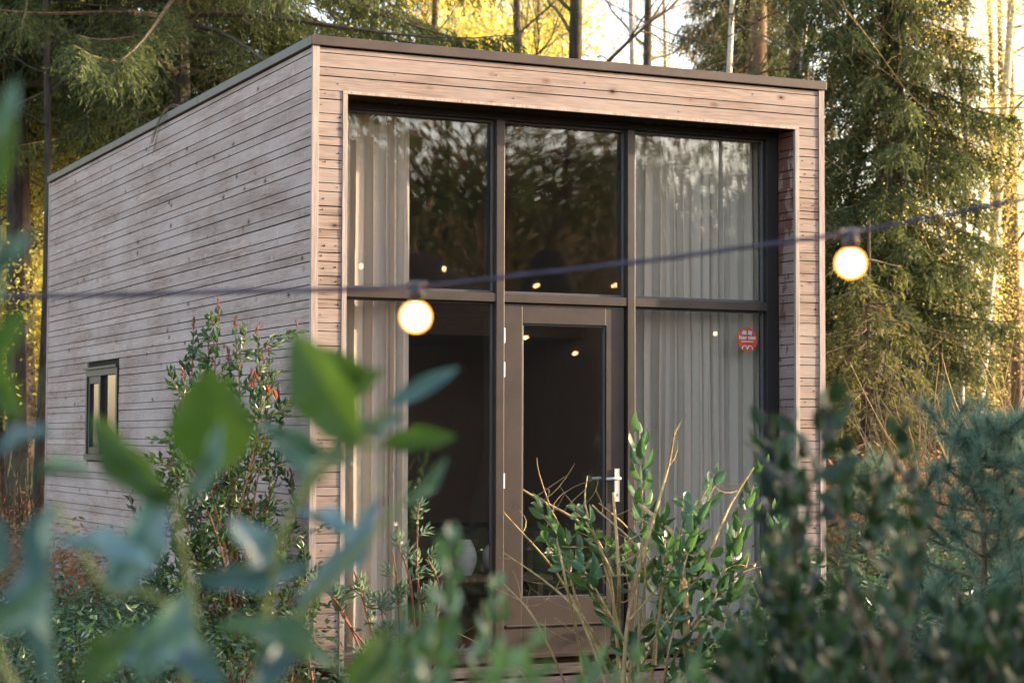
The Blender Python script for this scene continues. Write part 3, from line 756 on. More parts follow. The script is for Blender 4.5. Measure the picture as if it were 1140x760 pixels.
# golden and bare trees behind
br_ = broadleaf('beech_tree', 'golden leaved beech behind the back left corner of the cabin', G(15, 31), 9, 3, 'bark', 'gold', 5, .085, .13, 4, clear=.1, scat=.28)
copy_thing(br_, G(470, 40), 1.2, 1.35, 'bright yellow tree above the roof left of the dark trunk')
copy_thing(br_, G(545, 46), 3.2, 1.3, 'farther yellow tree above the middle of the roof')
copy_thing(br_, G(-5, 25.5), 4.2, .8, 'golden leaved young tree at the left picture edge beside the cabin')
copy_thing(br_, G(60, 37), 2.2, 1.1, 'second golden tree close behind the cabin back corner')
bare = broadleaf('bare_tree', 'bare dark tree with spreading thin branches above the roof', G(640, 30), 13, 8, 'bark', None, rad=.18, lev=5, clear=.38, spread=.8, twigm='twig')
copy_thing(bare, G(575, 35), 2.0, .9, 'thinner bare tree above the roof left of the dark trunk')
copy_thing(bare, G(722, 37), 4.0, .95, 'thinner bare tree above the roof behind the upright birch')
copy_thing(bare, G(480, 38), 5.0, .9, 'bare tree in front of the bright yellow tree')
broadleaf('birch_tree', 'slender upright birch above the roof between bare tree and pine', G(708, 31), 13, 12, 'birch', None, rad=.085, lev=4, clear=.45, lean=(-.01, 0), twigm='twig')
broadleaf('birch_tree', 'leaning pale birch above the roof beside the tan pine trunk', G(790, 29), 13, 13, 'birch', None, rad=.07, lev=4, clear=.5, lean=(.045, -.02), twigm='twig')
broadleaf('birch_tree', 'thin crooked birch crossing in front of the spruce above the right roof corner', G(862, 25), 12, 14, 'birch', None, rad=.055, lev=4, clear=.5, lean=(.06, -.03), twigm='twig')
pt = broadleaf('pine_tree', 'tan barked pine trunk standing above the right part of the roof', G(842, 28), 15, 16, 'pinebark', 'spruce', 14, .08, .2, 3, clear=.6)
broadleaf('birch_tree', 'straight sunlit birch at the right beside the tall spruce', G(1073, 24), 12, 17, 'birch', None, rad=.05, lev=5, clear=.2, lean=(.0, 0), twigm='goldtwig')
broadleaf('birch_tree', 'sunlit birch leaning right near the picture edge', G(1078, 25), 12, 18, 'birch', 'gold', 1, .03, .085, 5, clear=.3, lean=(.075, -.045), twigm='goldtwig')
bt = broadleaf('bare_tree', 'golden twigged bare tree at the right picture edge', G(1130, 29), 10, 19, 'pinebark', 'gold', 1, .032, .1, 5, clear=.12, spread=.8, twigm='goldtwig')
copy_thing(bt, G(1175, 24), 5.5, .8, 'golden twigged bare tree reaching in from beyond the right edge')
copy_thing(bt, G(1105, 36), 2.0, 1.1, 'distant bare golden tree between the two sunlit birches')
copy_thing(bt, G(1190, 33), 4.0, 1.0, 'bare golden tree just beyond the right picture edge')
copy_thing(bt, G(930, 42), 5.0, 1.1, 'distant bare tree seen through the right hand spruce')
copy_thing(bt, G(600, 44), 1.0, 1.2, 'distant bare tree above the middle of the roof')
copy_thing(bt, G(740, 46), 3.0, 1.2, 'distant bare tree behind the slender birch')
for px, d, w, lb, mt in ((46, 22.6, .075, 'dark tree trunk touching the back corner of the cabin', 'bark'), (27, 26, .06, 'pale pinkish trunk just left of the cabin', 'pinebark'), (2, 30, .06, 'dark trunk at the left picture edge', 'bark'), (1120, 33, .14, 'reddish pine trunk at the right picture edge', 'pinebark')):
    broadleaf('tree_trunk', lb, G(px, d), 9, int(px)+3, mt, None, rad=w, lev=3, clear=.55)

# far-off wood
def woodland(name, label, n, region, sizes, mat, seed, zr):
    r = np.random.default_rng(seed); mb = MB(); nc = n//60
    c = np.stack(region(r, nc), 1); hmax = zr[0]+(zr[1]-zr[0])*r.uniform(0, 1, nc)
    C3 = np.repeat(np.column_stack([c, hmax]), 60, 0)
    P = C3.copy(); m = len(P); P[:, :2] += r.normal(size=(m, 2))*.9; P[:, 2] = GZ+np.abs(C3[:, 2])*r.uniform(0, 1, m)**.8
    leaves(mb, P, rdir(m, r)*[.5, .5, 1.2], rdir(m, r), sizes*r.uniform(.5, 1.6, m), sizes*.3, T_QUAD)
    return stuff(mb.build(name, mat), label, 'woodland')
def reg_back(r, n):
    px = r.uniform(-300, 1500, n); d = r.uniform(40, 64, n)
    p = np.array([at(a, 480, b) for a, b in zip(px, d)]); return p[:, 0], p[:, 1]
woodland('distant_wood', 'far brown and green wood closing the view behind the trees', 60000, reg_back, .45, 'brush', 41, (2.0, 6.5))
def reg_front(r, n):
    a = r.uniform(R_(150), R_(385), n); d = r.uniform(30, 48, n); return -4+6+d*np.cos(a), -8+d*np.sin(a)
woodland('distant_wood', 'far dark wood across the garden, mirrored in the glass', 50000, reg_front, .5, 'spruce', 42, (2.5, 6.5))
def reg_mir(r, n): return r.uniform(0, 30, n), r.uniform(-47, -38, n)
woodland('distant_wood', 'far tall brown wood across the garden, mirrored in the upper panes', 90000, reg_mir, .42, 'dark_wood', 43, (6.0, 11.5))
def reg_mid(r, n): return r.uniform(2, 16, n), r.uniform(-20.5, -17.5, n)
woodland('brushwood', 'brown brushwood thicket behind the tipi, mirrored in the panes', 36000, reg_mid, .22, 'dark_wood', 44, (3.0, 5.6))
mir = [(x, y, rz, sc, 'b') for x, y, rz, sc in [(6.2, -24, .7, .52), (8.3, -27, 1.7, .56), (10.6, -25, 2.7, .50), (12.9, -27.5, 3.7, .56), (15.2, -24.5, 4.7, .46), (4, -26, 0, .6), (19.8, -25, 2, .55), (22.5, -23, 4, .5),
       (0, -27, 1, .5), (-4, -25, 5, .5), (-9, -23, 1.5, .5), (-14, -18, 3.5, .45), (-16, -10, 2.5, .45)]]
mir += [(x, y, rz, sc, 'a') for x, y, rz, sc in [(5.2, -22, 0, .52), (9.3, -21.5, 1, .56), (12.2, -23, 2, .6), (16.4, -22, 3, .62), (7.2, -30, 4, .72), (11.2, -30, 5, .78), (15.2, -30, .5, .74), (19, -31, 1.5, .8), (9.6, -36, 2.5, .85), (14.5, -37, 3.5, .9), (20.5, -37, 4.5, .9), (24, -31, .3, .8)]]
for x, y, rz, s, kd in mir:
    copy_thing(sp_a if kd == 'a' else sp_b, (x, y, GZ), rz, s, 'dark spruce across the garden behind the viewpoint, mirrored in the glass', group='spruces across the garden')
for x, y, rz, s in ((16.5, -12.6, 1, .62), (18, -14.5, 2, .7), (17.2, -10.4, 3, .62), (20, -12, 4, .75), (19, -8.4, 5, .7), (25, -19, .5, .85), (27, -23, 1.5, .9), (29, -28, 2.5, .95), (24.5, -15.5, 3.5, .85), (31, -34, 4.5, .95), (28, -13, 5.5, .9), (33, -20, .2, 1), (30, -40, 1.2, .95)):
    copy_thing(sp_a, (x, y, GZ), rz, s, 'unseen spruce added right of the garden to block low sun', group='spruces added right of the garden to block sun')  # unseen trees added to keep sun off the foreground and mirrored woods
for x, y, rz, s in ((10, -2.5, 1.4, .32), (12, -5.5, .9, .45), (16, -2, 2.9, .38), (14, -7, .4, .5), (17.5, -4.5, 2.2, .38), (20, -9, 3.3, .7), (16.5, -15, 2, .6), (18.5, -11, 3, .65)):
    copy_thing(sp_b, (x, y, GZ), rz, s, 'unseen spruce added right of the garden to block low sun', group='spruces added right of the garden to block sun')  # unseen trees added and sized to shade the front below the header

# ================================================================== UNDERGROWTH
def scatter_grass(label, name, n, fn, h, w, mat, seed, lean=.5, T=T_NEED):
    r = np.random.default_rng(seed); x, y = fn(r, n); mb = MB()
    D = np.stack([r.normal(size=n)*lean, r.normal(size=n)*lean, np.ones(n)], 1)
    leaves(mb, np.stack([x, y, np.full(n, GZ-.02)], 1), D, rdir(n, r), h*r.uniform(.4, 1.2, n), w, T)
    return stuff(mb.build(name, mat), label, 'undergrowth')
def zone(px0, px1, d0, d1):
    def f(r, n):
        px = r.uniform(px0, px1, n); d = r.uniform(d0, d1, n); p = np.array([at(a, 480, b) for a, b in zip(px, d)])
        ok = ~((p[:, 0] > -.15) & (p[:, 0] < 4.0) & (p[:, 1] > -1.4) & (p[:, 1] < 7.8))
        q = np.where(ok[:, None], p, np.array([[-3., 9, 0]])+r.normal(size=(n, 3))*[1.5, 1, 0]); return q[:, 0], q[:, 1]
    return f
scatter_grass('dry straw coloured grass along the left side of the cabin', 'dry_grass', 9000, zone(-60, 330, 11, 22), .5, .006, 'straw', 51)
scatter_grass('dry straw grass among the shrubs right of the cabin', 'dry_grass', 7000, zone(900, 1250, 13, 26), .45, .007, 'straw', 52)
def bracken(name, label, n, fn, mat, seed, zmax=.8, size=.07):
    r = np.random.default_rng(seed); nc = n//80; x, y = fn(r, nc); mb = MB()
    c = np.repeat(np.stack([x, y, r.uniform(.2, zmax, nc)], 1), 80, 0); m = len(c)
    P = c+r.normal(size=(m, 3))*[.22, .22, .12]; P[:, 2] = np.maximum(P[:, 2]+GZ, GZ+.01)
    leaves(mb, P, rdir(m, r)*[1, 1, .5]+[0, 0, -.15], rdir(m, r)+[0, 0, 1], size*r.uniform(.6, 1.5, m), size*.4, T_QUAD)
    return stuff(mb.build(name, mat), label, 'undergrowth')
bracken('bracken', 'rust brown dead bracken behind the shrubs right of the cabin', 26000, zone(905, 1200, 18, 24), 'rust', 53, 1.25)
bracken('bracken', 'rust brown dead bracken and fallen leaves left of the cabin', 16000, zone(-80, 120, 15, 26), 'rust', 54, .7)
bracken('ground_cover', 'low dark green ground cover at the foot of the shrubs', 22000, zone(860, 1200, 9.5, 17), 'photinia', 55, .75, .06)
bracken('ground_cover', 'low dark green ivy and weeds along the cabin side', 14000, zone(-60, 330, 10.8, 15.5), 'photinia', 56, .5, .06)

# ================================================================== SHRUBS
def leafy_stem(fo, st, P, rr, r, L, W, n, t0=.3, T=T_MID, smi=0, lmi=0, ang=.9, k=5, updir=.35):
    """stem polyline P with leaves alternating along it"""
    P = np.asarray(P, float); u = np.linspace(0, 1, len(P))
    if st is not None: st.tube(P, np.linspace(rr, rr*.4, len(P)), k, smi)
    if n <= 0: return
    us = np.linspace(t0, 1, n)+r.uniform(-.02, .02, n); us = np.clip(us, 0, 1)
    B = np.stack([np.interp(us, u, P[:, q]) for q in range(3)], 1)
    Tn = unit(np.stack([np.interp(us, u, np.gradient(P[:, q])) for q in range(3)], 1))
    ph = np.arange(n)*2.4+r.uniform(0, 6); ref = unit(np.cross(Tn, rdir(1, r)[0])); bi = np.cross(Tn, ref)
    out = np.cos(ph)[:, None]*ref+np.sin(ph)[:, None]*bi
    aa = ang*(1.1-us*.6)[:, None]
    D = unit(Tn*np.cos(aa)+out*np.sin(aa)+np.array([0, 0, .1]))
    Nn = unit(np.cross(np.cross(D, Tn+1e-3), D)*-1+np.array([0, 0, 1])*updir+r.normal(size=(n, 3))*.2)
    leaves(fo, B, D, Nn, L*r.uniform(.7, 1.15, n)*(1-.25*us**4), W*r.uniform(.85, 1.1, n), T, lmi)
def curve(pts, n=10):
    """Catmull-Rom through points"""
    P = np.array(pts, float)
    if len(P) == 2: P = np.array([P[0], P[0]*.66+P[1]*.34, P[0]*.33+P[1]*.67, P[1]])
    Q = np.vstack([2*P[0]-P[1], P, 2*P[-1]-P[-2]]); out = []
    for i in range(1, len(Q)-2):
        for t in np.linspace(0, 1, n, endpoint=False):
            a, b, c, d = Q[i-1:i+3]; out.append(.5*((2*b)+(-a+c)*t+(2*a-5*b+4*c-d)*t*t+(-a+3*b-3*c+d)*t**3))
    out.append(Q[-2]); return np.array(out)

# cherry laurel with bare cut stems before the door (in focus)
def door_laurel():
    r = np.random.default_rng(61); d = 11.2
    root = np.array(G(690, d)); t = thing('laurel_shrub', 'cherry laurel with bare tan stems and green leaf sprays before the door', 'shrub', root)
    st = MB(); fo = MB()
    bare = [([(690, 790), (685, 700), (665, 600), (580, 545)], .009), ([(680, 790), (660, 720), (620, 640), (560, 570)], .007), ([(700, 800), (690, 700), (690, 640), (683, 548)], .011),
            ([(708, 800), (712, 700), (716, 620), (660, 562)], .007), ([(762, 800), (765, 700), (762, 640), (755, 600), (712, 560)], .016), ([(762, 650), (790, 610), (815, 560), (838, 520)], .008),
            ([(700, 770), (650, 690), (610, 650), (560, 615)], .006), ([(640, 790), (610, 720), (590, 680), (560, 650)], .006), ([(600, 790), (580, 750), (540, 720), (500, 700)], .004),
            ([(695, 760), (700, 680), (720, 600), (745, 520), (752, 480)], .009), ([(722, 790), (730, 700), (745, 620), (790, 540)], .008), ([(765, 690), (735, 640), (700, 590), (668, 560)], .006),
            ([(768, 700), (800, 660), (822, 640), (836, 628)], .006), ([(680, 760), (640, 660), (628, 600), (610, 560), (590, 550)], .005), ([(655, 800), (648, 730), (632, 650), (622, 600)], .008),
            ([(683, 640), (662, 600), (650, 560), (655, 530)], .005), ([(740, 800), (775, 720), (815, 660), (870, 640)], .006)]
    for pts, rad in bare:
        P = curve([at(x+r.uniform(-2, 2), y, d+r.uniform(-.25, .25)) for x, y in pts], 6)
        st.tube(P, np.linspace(rad*1.35, rad*.65, len(P)), 6)
        for j in range(5):
            b = P[r.integers(len(P)//3, len(P)-1)]; e = b+r.normal(size=3)*[.12, .12, .06]+[0, 0, .1]; tube_curve(st, b, e, rad*.4, rad*.2, 4, .1, 5, r)
    sprays = [([(720, 800), (755, 760), (790, 720), (830, 690)], 16, 1), ([(740, 800), (790, 770), (840, 750), (870, 730)], 16, 1), ([(690, 800), (705, 760), (735, 700), (748, 660)], 16, 1), ([(760, 790), (790, 740), (815, 660), (820, 590)], 16, 1), ([(735, 790), (745, 720), (762, 670), (790, 620)], 16, 1), ([(700, 760), (712, 640), (715, 560), (712, 480)], 18, 1), ([(700, 720), (660, 650), (640, 620), (600, 568)], 15, 1), ([(740, 760), (760, 640), (775, 590), (800, 530)], 16, 1),
              ([(750, 770), (790, 680), (820, 600), (845, 520)], 16, 1), ([(690, 700), (670, 620), (655, 585), (640, 570)], 10, .8), ([(730, 740), (735, 660), (740, 620), (738, 580)], 14, .9),
              ([(780, 770), (830, 700), (860, 620), (868, 570)], 14, .9), ([(710, 790), (745, 740), (780, 690), (800, 660)], 14, .9), ([(720, 790), (700, 730), (680, 690), (650, 650)], 12, .8),
              ([(760, 790), (800, 760), (840, 720), (870, 690)], 14, 1), ([(720, 720), (750, 680), (770, 640), (775, 610)], 12, .9), ([(700, 690), (735, 650), (770, 600), (762, 560)], 12, .9),
              ([(640, 790), (665, 750), (690, 730), (720, 700)], 12, .9), ([(700, 640), (640, 640), (620, 618), (606, 600)], 9, .8), ([(720, 700), (700, 650), (690, 615), (640, 590)], 10, .8), ([(810, 790), (830, 740), (850, 700), (880, 640)], 14, .9)]
    for pts, n, s in sprays:
        P = curve([at(x, y, d+r.uniform(-.3, .3)) for x, y in pts], 6)
        leafy_stem(fo, st, P, .006, r, .15*s, .056*s, n+8, .3, T_MID, ang=1.15)
    st.build('stems', 'stem_tan', t); fo.build('foliage', 'laurel', t, smooth=True)
door_laurel()

# photinia with red tips against the side wall
def photinia():
    r = np.random.default_rng(62); d = 12.3; root = np.array(G(250, d)); t = thing('photinia_shrub', 'leafy evergreen shrub with red shoot tips against the cabin side wall', 'shrub', root)
    st = MB(); fo = MB(); rds = []
    tops = [(243, 350), (215, 372), (232, 395), (262, 372), (286, 378), (300, 402), (255, 405), (205, 430), (225, 440), (280, 430), (198, 470), (310, 450), (240, 470), (270, 480), (215, 510), (295, 500), (190, 530), (325, 540), (250, 540), (280, 560), (170, 570), (230, 590), (310, 600), (200, 610), (335, 620), (260, 630), (290, 650), (180, 650), (220, 660), (150, 620), (350, 660), (320, 680), (240, 690), (275, 700), (200, 700)]
    for i, (x, y) in enumerate(tops):
        dd = d+r.uniform(-.5, .5); bx = 255+r.uniform(-25, 25)
        P = curve([at(bx, 790, d), at((bx*2+x)/3+r.uniform(-8, 8), 790-(790-y)*.45, dd), at(x+r.uniform(-6, 6), y+(790-y)*.2, dd), at(x, y, dd)], 6)
        leafy_stem(fo, st, P, .008, r, .075, .03, 40, .3, T_LOW, ang=1.0)
        for j in range(7):
            b = P[r.integers(len(P)//3, len(P)-1)]; e = b+r.normal(size=3)*[.14, .14, .05]+[0, 0, .12]
            Q = curve([b, (b+e)/2+r.normal(size=3)*.02, e], 4); leafy_stem(fo, st, Q, .0035, r, .07, .028, 12, .2, T_LOW, ang=1.0)
            if r.random() < .08 and y < 600: rds.append(MB()); leafy_stem(rds[-1], st, np.array([e, e+[0, 0, .03], e+[r.normal()*.01, 0, .06]]), .002, r, .035, .009, 5, .3, T_LOW, ang=.35)
        if y < 560:
            e = P[-1]; rds.append(MB()); leafy_stem(rds[-1], st, np.array([e, e+[0, 0, .03], e+[.0, 0, .06], e+[r.normal()*.01, 0, .09]]), .0028, r, .045, .011, 8, .25, T_LOW, ang=.35)
    for (x, y) in ((278, 420), (296, 427), (283, 412), (304, 432)):
        rds.append(MB()); leaves(rds[-1], at(x, y, d-.3), [[.3, 0, -.8]], [[-.3, -1, .2]], .075, .03, T_MID)
    st.build('stems', 'stem_red', t); fo.build('foliage', 'photinia', t, smooth=True); 
    for q in rds: q.build('red_shoot', 'red_leaf', t)
photinia()

# budding red stems with small grey green leaves at the front left corner
def buddleia(label, stems, d, seed, L=.05):
    r = np.random.default_rng(seed); root = np.array(G(stems[0][0][0], d)); t = thing('buddleia_shrub', label, 'shrub', root)
    st = MB(); fo = MB()
    for pts in stems:
        P = curve([at(x, y, d+r.uniform(-.15, .15)) for x, y in pts], 6); st.tube(P, np.linspace(.009, .0045, len(P)), 6)
        for j in range(9):
            b = P[r.integers(2, len(P))]; e = b+np.array([r.normal()*.035, r.normal()*.035, r.uniform(.02, .09)])
            leafy_stem(fo, st, np.array([b, (b+e)/2, e]), .0022, r, L*1.5, .012, 11, .15, T_LOW, ang=1.1)
    st.build('stems', 'stem_red', t); fo.build('foliage', 'grey_leaf', t)
buddleia('cut reddish stems with small grey green leaves at the front left corner', [[(420, 780), (400, 720), (375, 670), (350, 650)], [(440, 780), (415, 730), (385, 690), (355, 640)], [(395, 790), (370, 740), (340, 700), (330, 690)], [(430, 790), (420, 730), (405, 670), (394, 635)], [(350, 790), (345, 740), (330, 715), (322, 700)]], 11.6, 63)
buddleia('slender willowy stems with narrow leaves before the left curtain', [[(470, 790), (462, 700), (455, 640), (440, 600)], [(448, 790), (445, 720), (443, 660), (438, 617)], [(465, 790), (468, 700), (464, 620), (466, 560)], [(480, 790), (478, 720), (490, 660), (476, 620)], [(430, 790), (436, 740), (428, 700), (424, 675)], [(500, 790), (495, 740), (485, 710), (480, 690)]], 11.3, 64)

# blue green pine sapling at the right
def sapling():
    r = np.random.default_rng(65); d = 9.6; root = np.array(G(1085, d)); t = thing('pine_sapling', 'young pine with long blue green needles at the right edge', 'tree', root)
    st = MB(); fo = MB(); tips = []
    top = at(1092, 470, d); P0 = curve([root, (root+top)/2+[.03, 0, 0], top], 8); st.tube(P0, np.linspace(.025, .008, len(P0)), 7)
    for k in range(46):
        u = .18+.82*(k/46); b = P0[min(len(P0)-1, int(u*(len(P0)-1)))]; a = k*2.4; Lb = .62*(1.12-u)*r.uniform(.7, 1.15)+.08
        e = b+np.array([math.cos(a)*Lb, math.sin(a)*Lb, Lb*r.uniform(.15, .6)]); Q = curve([b, (b+e)/2-[0, 0, .04*Lb], e], 6); st.tube(Q, np.linspace(.008, .004, len(Q)), 5); tips.append(Q)
        for j in range(3):
            b2 = Q[r.integers(3, len(Q))]; e2 = b2+rdir(1, r)[0]*.12+[0, 0, .1]; Q2 = curve([b2, (b2+e2)/2, e2], 4); st.tube(Q2, np.linspace(.005, .003, len(Q2)), 4); tips.append(Q2)
    tips.append(P0[-6:])
    for Q in tips:
        n = 230; u = r.uniform(.25, 1, n)*(len(Q)-1); i = np.minimum(u.astype(int), len(Q)-2); B = Q[i]+(Q[i+1]-Q[i])*(u-i)[:, None]
        Tn = unit(Q[i+1]-Q[i]); leaves(fo, B, unit(Tn*.75+r.normal(size=(n, 3))*.5), rdir(n, r), r.uniform(.06, .11, n), .0032, T_NEED)
    st.build('stems', 'pinebark', t); fo.build('foliage', 'pine', t)
    return t
sap = sapling()
copy_thing(sap, G(968, 14.5), 2.0, .85, 'smaller blue green young pine near the right cabin corner', 'tree')
copy_thing(sap, G(1010, 11.5), 4.0, .55, 'low young pine half hidden in the shrubs right of the cabin', 'tree')
copy_thing(sap, G(1150, 12), 1.0, .9, 'young blue green pine cut off by the right edge', 'tree')

# bare brown multi-stem shrub
def bare_shrub(label, px, d, h, seed, mat='twig', n=16):
    r = np.random.default_rng(seed); root = np.array(G(px, d)); t = thing('bare_shrub', label, 'shrub', root); st = MB(); tips = []
    for k in range(n):
        a = r.uniform(0, 6.28); nd = unit(np.array([math.cos(a)*.25, math.sin(a)*.25, 1])); grow(st, root+[r.normal()*.08, r.normal()*.08, 0], nd, h*r.uniform(.35, .5), .016, 1, r, tips, 3, .25, .4, (1, 3))
    st.build('stems', mat, t)
bare_shrub('bare brown shrub with many upright stems left of the young pine', 1025, 17.5, 2.4, 71)
bare_shrub('bare golden stemmed shrub at the right edge behind the young pine', 1120, 15, 2.2, 72, 'goldtwig')
bare_shrub('low bare twiggy shrub at the foot of the right cabin corner', 945, 15.5, 1.2, 73)
bare_shrub('bare pale twigs left of the cabin back corner', 20, 20, 1.8, 74)

# ------------------------------------------------------------------ foreground, out of focus
def dense_bush(name, label, d0, blobs, n, L, W, mat, seed, stem='twig', rootpx=None):
    r = np.random.default_rng(seed); root = np.array(G(rootpx, d0)); t = thing(name, label, 'shrub', root); st = MB(); fo = MB()
    tot = sum(b[4] for b in blobs)
    for (x, y, rx, ry, wgt) in blobs:
        m = max(2, int(n*wgt/tot))
        for k in range(m):
            a = r.uniform(0, 6.28); q = math.sqrt(r.uniform(0, 1)); dd = d0+r.normal()*.38
            e = at(x+rx*q*math.cos(a), y+ry*q*math.sin(a), dd); Ls = r.uniform(.12, .24)
            b = e+(root-e)*Ls/np.linalg.norm(root-e)+r.normal(size=3)*[.03, .03, 0]
            leafy_stem(fo, st, curve([b, (b+e)/2+r.normal(size=3)*.01, e], 4), .0028, r, L, W, 9, .1, T_MID, ang=1.05)
            if k % 6 == 0:
                tube_curve(st, root+r.normal(size=3)*[.1, .1, 0], b, .008, .003, 5, .06, 8, r)
    st.build('stems', stem, t); fo.build('foliage', mat, t, smooth=True)
dense_bush('holly_bush', 'dark glossy evergreen bush blurred in the right foreground', 3.9,
           [(862, 470, 26, 22, 1), (868, 535, 38, 36, 1.8), (900, 640, 80, 45, 4), (935, 520, 22, 45, .7), (950, 710, 150, 60, 14), (1000, 620, 36, 36, 1.2), (1060, 700, 90, 45, 5), (1130, 715, 60, 50, 4), (850, 715, 60, 55, 4.5), (985, 545, 14, 36, .4), (1000, 475, 10, 36, .3), (918, 445, 9, 26, .3), (985, 765, 170, 36, 9), (800, 745, 60, 30, 2)],
           125, .056, .031, 'holly', 81, rootpx=970)
dense_bush('laurel_shrub', 'blurred green leafy tips along the bottom centre foreground', 2.7,
           [(490, 600, 14, 14, .6), (480, 660, 30, 25, 1), (555, 660, 18, 16, .8), (570, 740, 50, 25, 2), (500, 740, 60, 25, 2), (440, 700, 40, 30, 1), (670, 745, 50, 20, 1.5), (760, 755, 50, 14, 1)],
           26, .045, .022, 'laurel', 82, rootpx=560)

def near_laurel():
    r = np.random.default_rng(83); t = thing('laurel_shrub', 'large blurred cherry laurel leaves close to the camera at the left', 'shrub', G(190, 2.3)); st = MB(); fo = MB()
    # (base px, tip px, width px, distance, roll of the blade in degrees)
    Lf = [((400, 492), (322, 372), 62, 1.35, -15), ((238, 525), (232, 415), 84, 1.35, 10), ((198, 560), (92, 462), 44, 1.3, -20), ((62, 560), (38, 770), 60, 1.25, 40), ((118, 655), (188, 545), 64, 1.3, 45),
          ((300, 650), (262, 572), 60, 1.4, 40), ((325, 672), (432, 552), 40, 1.4, 55), ((430, 452), (512, 408), 24, 1.6, 30), ((425, 497), (508, 484), 26, 1.6, -10), ((370, 480), (455, 464), 26, 1.5, 55),
          ((300, 470), (395, 520), 36, 1.4, 50), ((225, 690), (95, 735), 44, 1.3, -35), ((240, 700), (390, 735), 44, 1.3, -35), ((215, 640), (352, 632), 36, 1.35, 50), ((170, 640), (60, 590), 48, 1.25, 50),
          ((205, 560), (250, 470), 30, 1.3, 45), ((150, 760), (215, 655), 50, 1.25, 30), ((280, 770), (330, 690), 44, 1.3, 45), ((95, 770), (150, 690), 40, 1.2, -20), ((340, 540), (290, 460), 40, 1.45, 35),
          ((400, 610), (330, 560), 34, 1.45, 50), ((0, 640), (-30, 560), 50, 1.1, 30), ((-10, 700), (60, 650), 40, 1.1, 50), ((360, 470), (420, 410), 34, 1.5, -20), ((445, 560), (500, 512), 22, 1.6, 50),
          ((20, 470), (-30, 380), 34, 1.1, 10), ((-15, 150), (22, 90), 26, 1.1, 50), ((-20, 250), (12, 120), 34, 1.1, 5), ((-20, 310), (38, 255), 26, 1.1, 45), ((-25, 440), (25, 340), 34, 1.1, 0), ((-10, 350), (-5, 230), 22, 1.1, 40),
          ((250, 760), (190, 700), 50, 1.3, -30), ((380, 780), (440, 700), 40, 1.5, 20), ((60, 480), (-10, 500), 30, 1.2, 50), ((100, 530), (30, 520), 24, 1.2, 50),
          ((410, 430), (360, 390), 30, 1.5, -10), ((440, 740), (500, 690), 34, 1.7, 10)]
    KD = 1.7
    for (b, e, w, d, roll) in Lf:
        d = d*KD
        B = at(b[0], b[1], d); E = at(e[0], e[1], d+r.uniform(-.05, .08)); D = E-B; L = np.linalg.norm(D); D = D/L
        face = -FW; S = np.cross(D, face); a = R_(roll); Nn = face*math.cos(a)+np.cross(D, face)*math.sin(a)
        # blades lie with their upper side to the sky
        up = np.array([0, 0, 1.]); Nn = unit(Nn+up*(.6 if abs(roll) > 25 else .15)-FW*.0)
        leaves(fo, B, D, Nn, L, w/F*d*(1.12 if abs(roll) <= 25 else .85), T_FINE, 1 if abs(roll) <= 25 else 0)
    stems = [[(290, 900), (292, 760), (300, 650), (330, 560), (400, 492), (430, 452)], [(200, 900), (205, 760), (215, 690), (200, 600), (198, 560), (220, 525)], [(215, 690), (160, 660), (118, 655), (62, 560)], [(330, 560), (370, 500), (425, 497)],
             [(60, 950), (40, 820), (-10, 700), (-25, 500), (-20, 310), (-20, 150)], [(292, 760), (330, 690), (400, 610), (445, 560)], [(380, 900), (390, 800), (440, 740)]]
    for s in stems: P = curve([at(x, y, 1.35*KD) for x, y in s], 8); st.tube(P, np.linspace(.006, .0028, len(P)), 7)
    for s in stems[:2]+stems[4:5]+stems[6:]:
        p = at(s[0][0], s[0][1], 1.35*KD); st.tube(curve([np.array([p[0]+.1, p[1]+.05, GZ]), p*[1, 1, .5]+[.03, 0, 0], p], 8), .007, 7)
    st.build('stems', 'stem_green', t); fo.build('foliage', ['laurel_near', 'laurel_backlit'], t, smooth=True)
near_laurel()

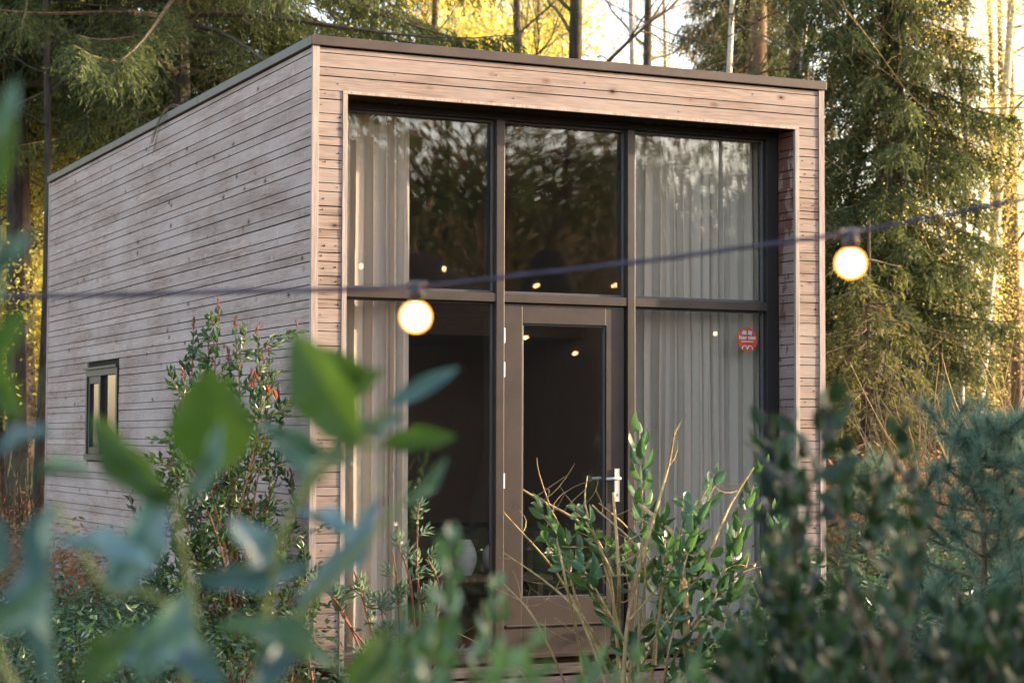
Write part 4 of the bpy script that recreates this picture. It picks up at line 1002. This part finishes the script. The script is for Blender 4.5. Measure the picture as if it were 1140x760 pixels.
# ================================================================== LIGHT, WORLD, CAMERA
SUN_EL, SUN_AZ = 13., 77.    # azimuth measured from -Y towards +X
d = Vector((math.sin(R_(SUN_AZ))*math.cos(R_(SUN_EL)), -math.cos(R_(SUN_AZ))*math.cos(R_(SUN_EL)), math.sin(R_(SUN_EL))))
sl = bpy.data.lights.new('sun', 'SUN'); sl.energy = 2.6; sl.angle = R_(.8); sl.color = (1, .80, .55)
so = bpy.data.objects.new('sun', sl); col.objects.link(so); so.rotation_euler = d.to_track_quat('Z', 'Y').to_euler()
w = bpy.data.worlds.new('World'); scene.world = w; w.use_nodes = True; nt = w.node_tree
bg = nt.nodes['Background']; sky = nt.nodes.new('ShaderNodeTexSky'); sky.sky_type = 'NISHITA'; sky.sun_disc = False
sky.sun_elevation = R_(SUN_EL); sky.sun_rotation = math.atan2(d.x, d.y); sky.dust_density = 2.0; sky.air_density = 1.0
nt.links.new(mixc(nt, 1, sky.outputs[0], (1.14, .975, .90), 'MULTIPLY'), bg.inputs['Color']); bg.inputs['Strength'].default_value = .15

cam = bpy.data.cameras.new('camera'); co = bpy.data.objects.new('camera', cam); col.objects.link(co)
co.matrix_world = Matrix(((RT[0], UP[0], -FW[0], CAM[0]), (RT[1], UP[1], -FW[1], CAM[1]), (RT[2], UP[2], -FW[2], CAM[2]), (0, 0, 0, 1)))
cam.sensor_width = 36; cam.lens = F/1140*36; cam.clip_start = .05; cam.clip_end = 1500
cam.dof.use_dof = True; cam.dof.focus_distance = 12.8; cam.dof.aperture_fstop = cam.lens/1000/.021; cam.dof.aperture_blades = 0
scene.camera = co
scene.view_settings.view_transform = 'Standard'; scene.view_settings.look = 'None'; scene.view_settings.gamma = 1
scene.view_settings.exposure = 2.5
try:
    scene.cycles.use_denoising = True; scene.cycles.denoiser = 'OPENIMAGEDENOISE'
    scene.cycles.max_bounces = 8; scene.cycles.transparent_max_bounces = 12; scene.cycles.glossy_bounces = 3; scene.cycles.diffuse_bounces = 3
    scene.cycles.caustics_reflective = False; scene.cycles.sample_clamp_indirect = 6
except Exception as ex: print(ex)
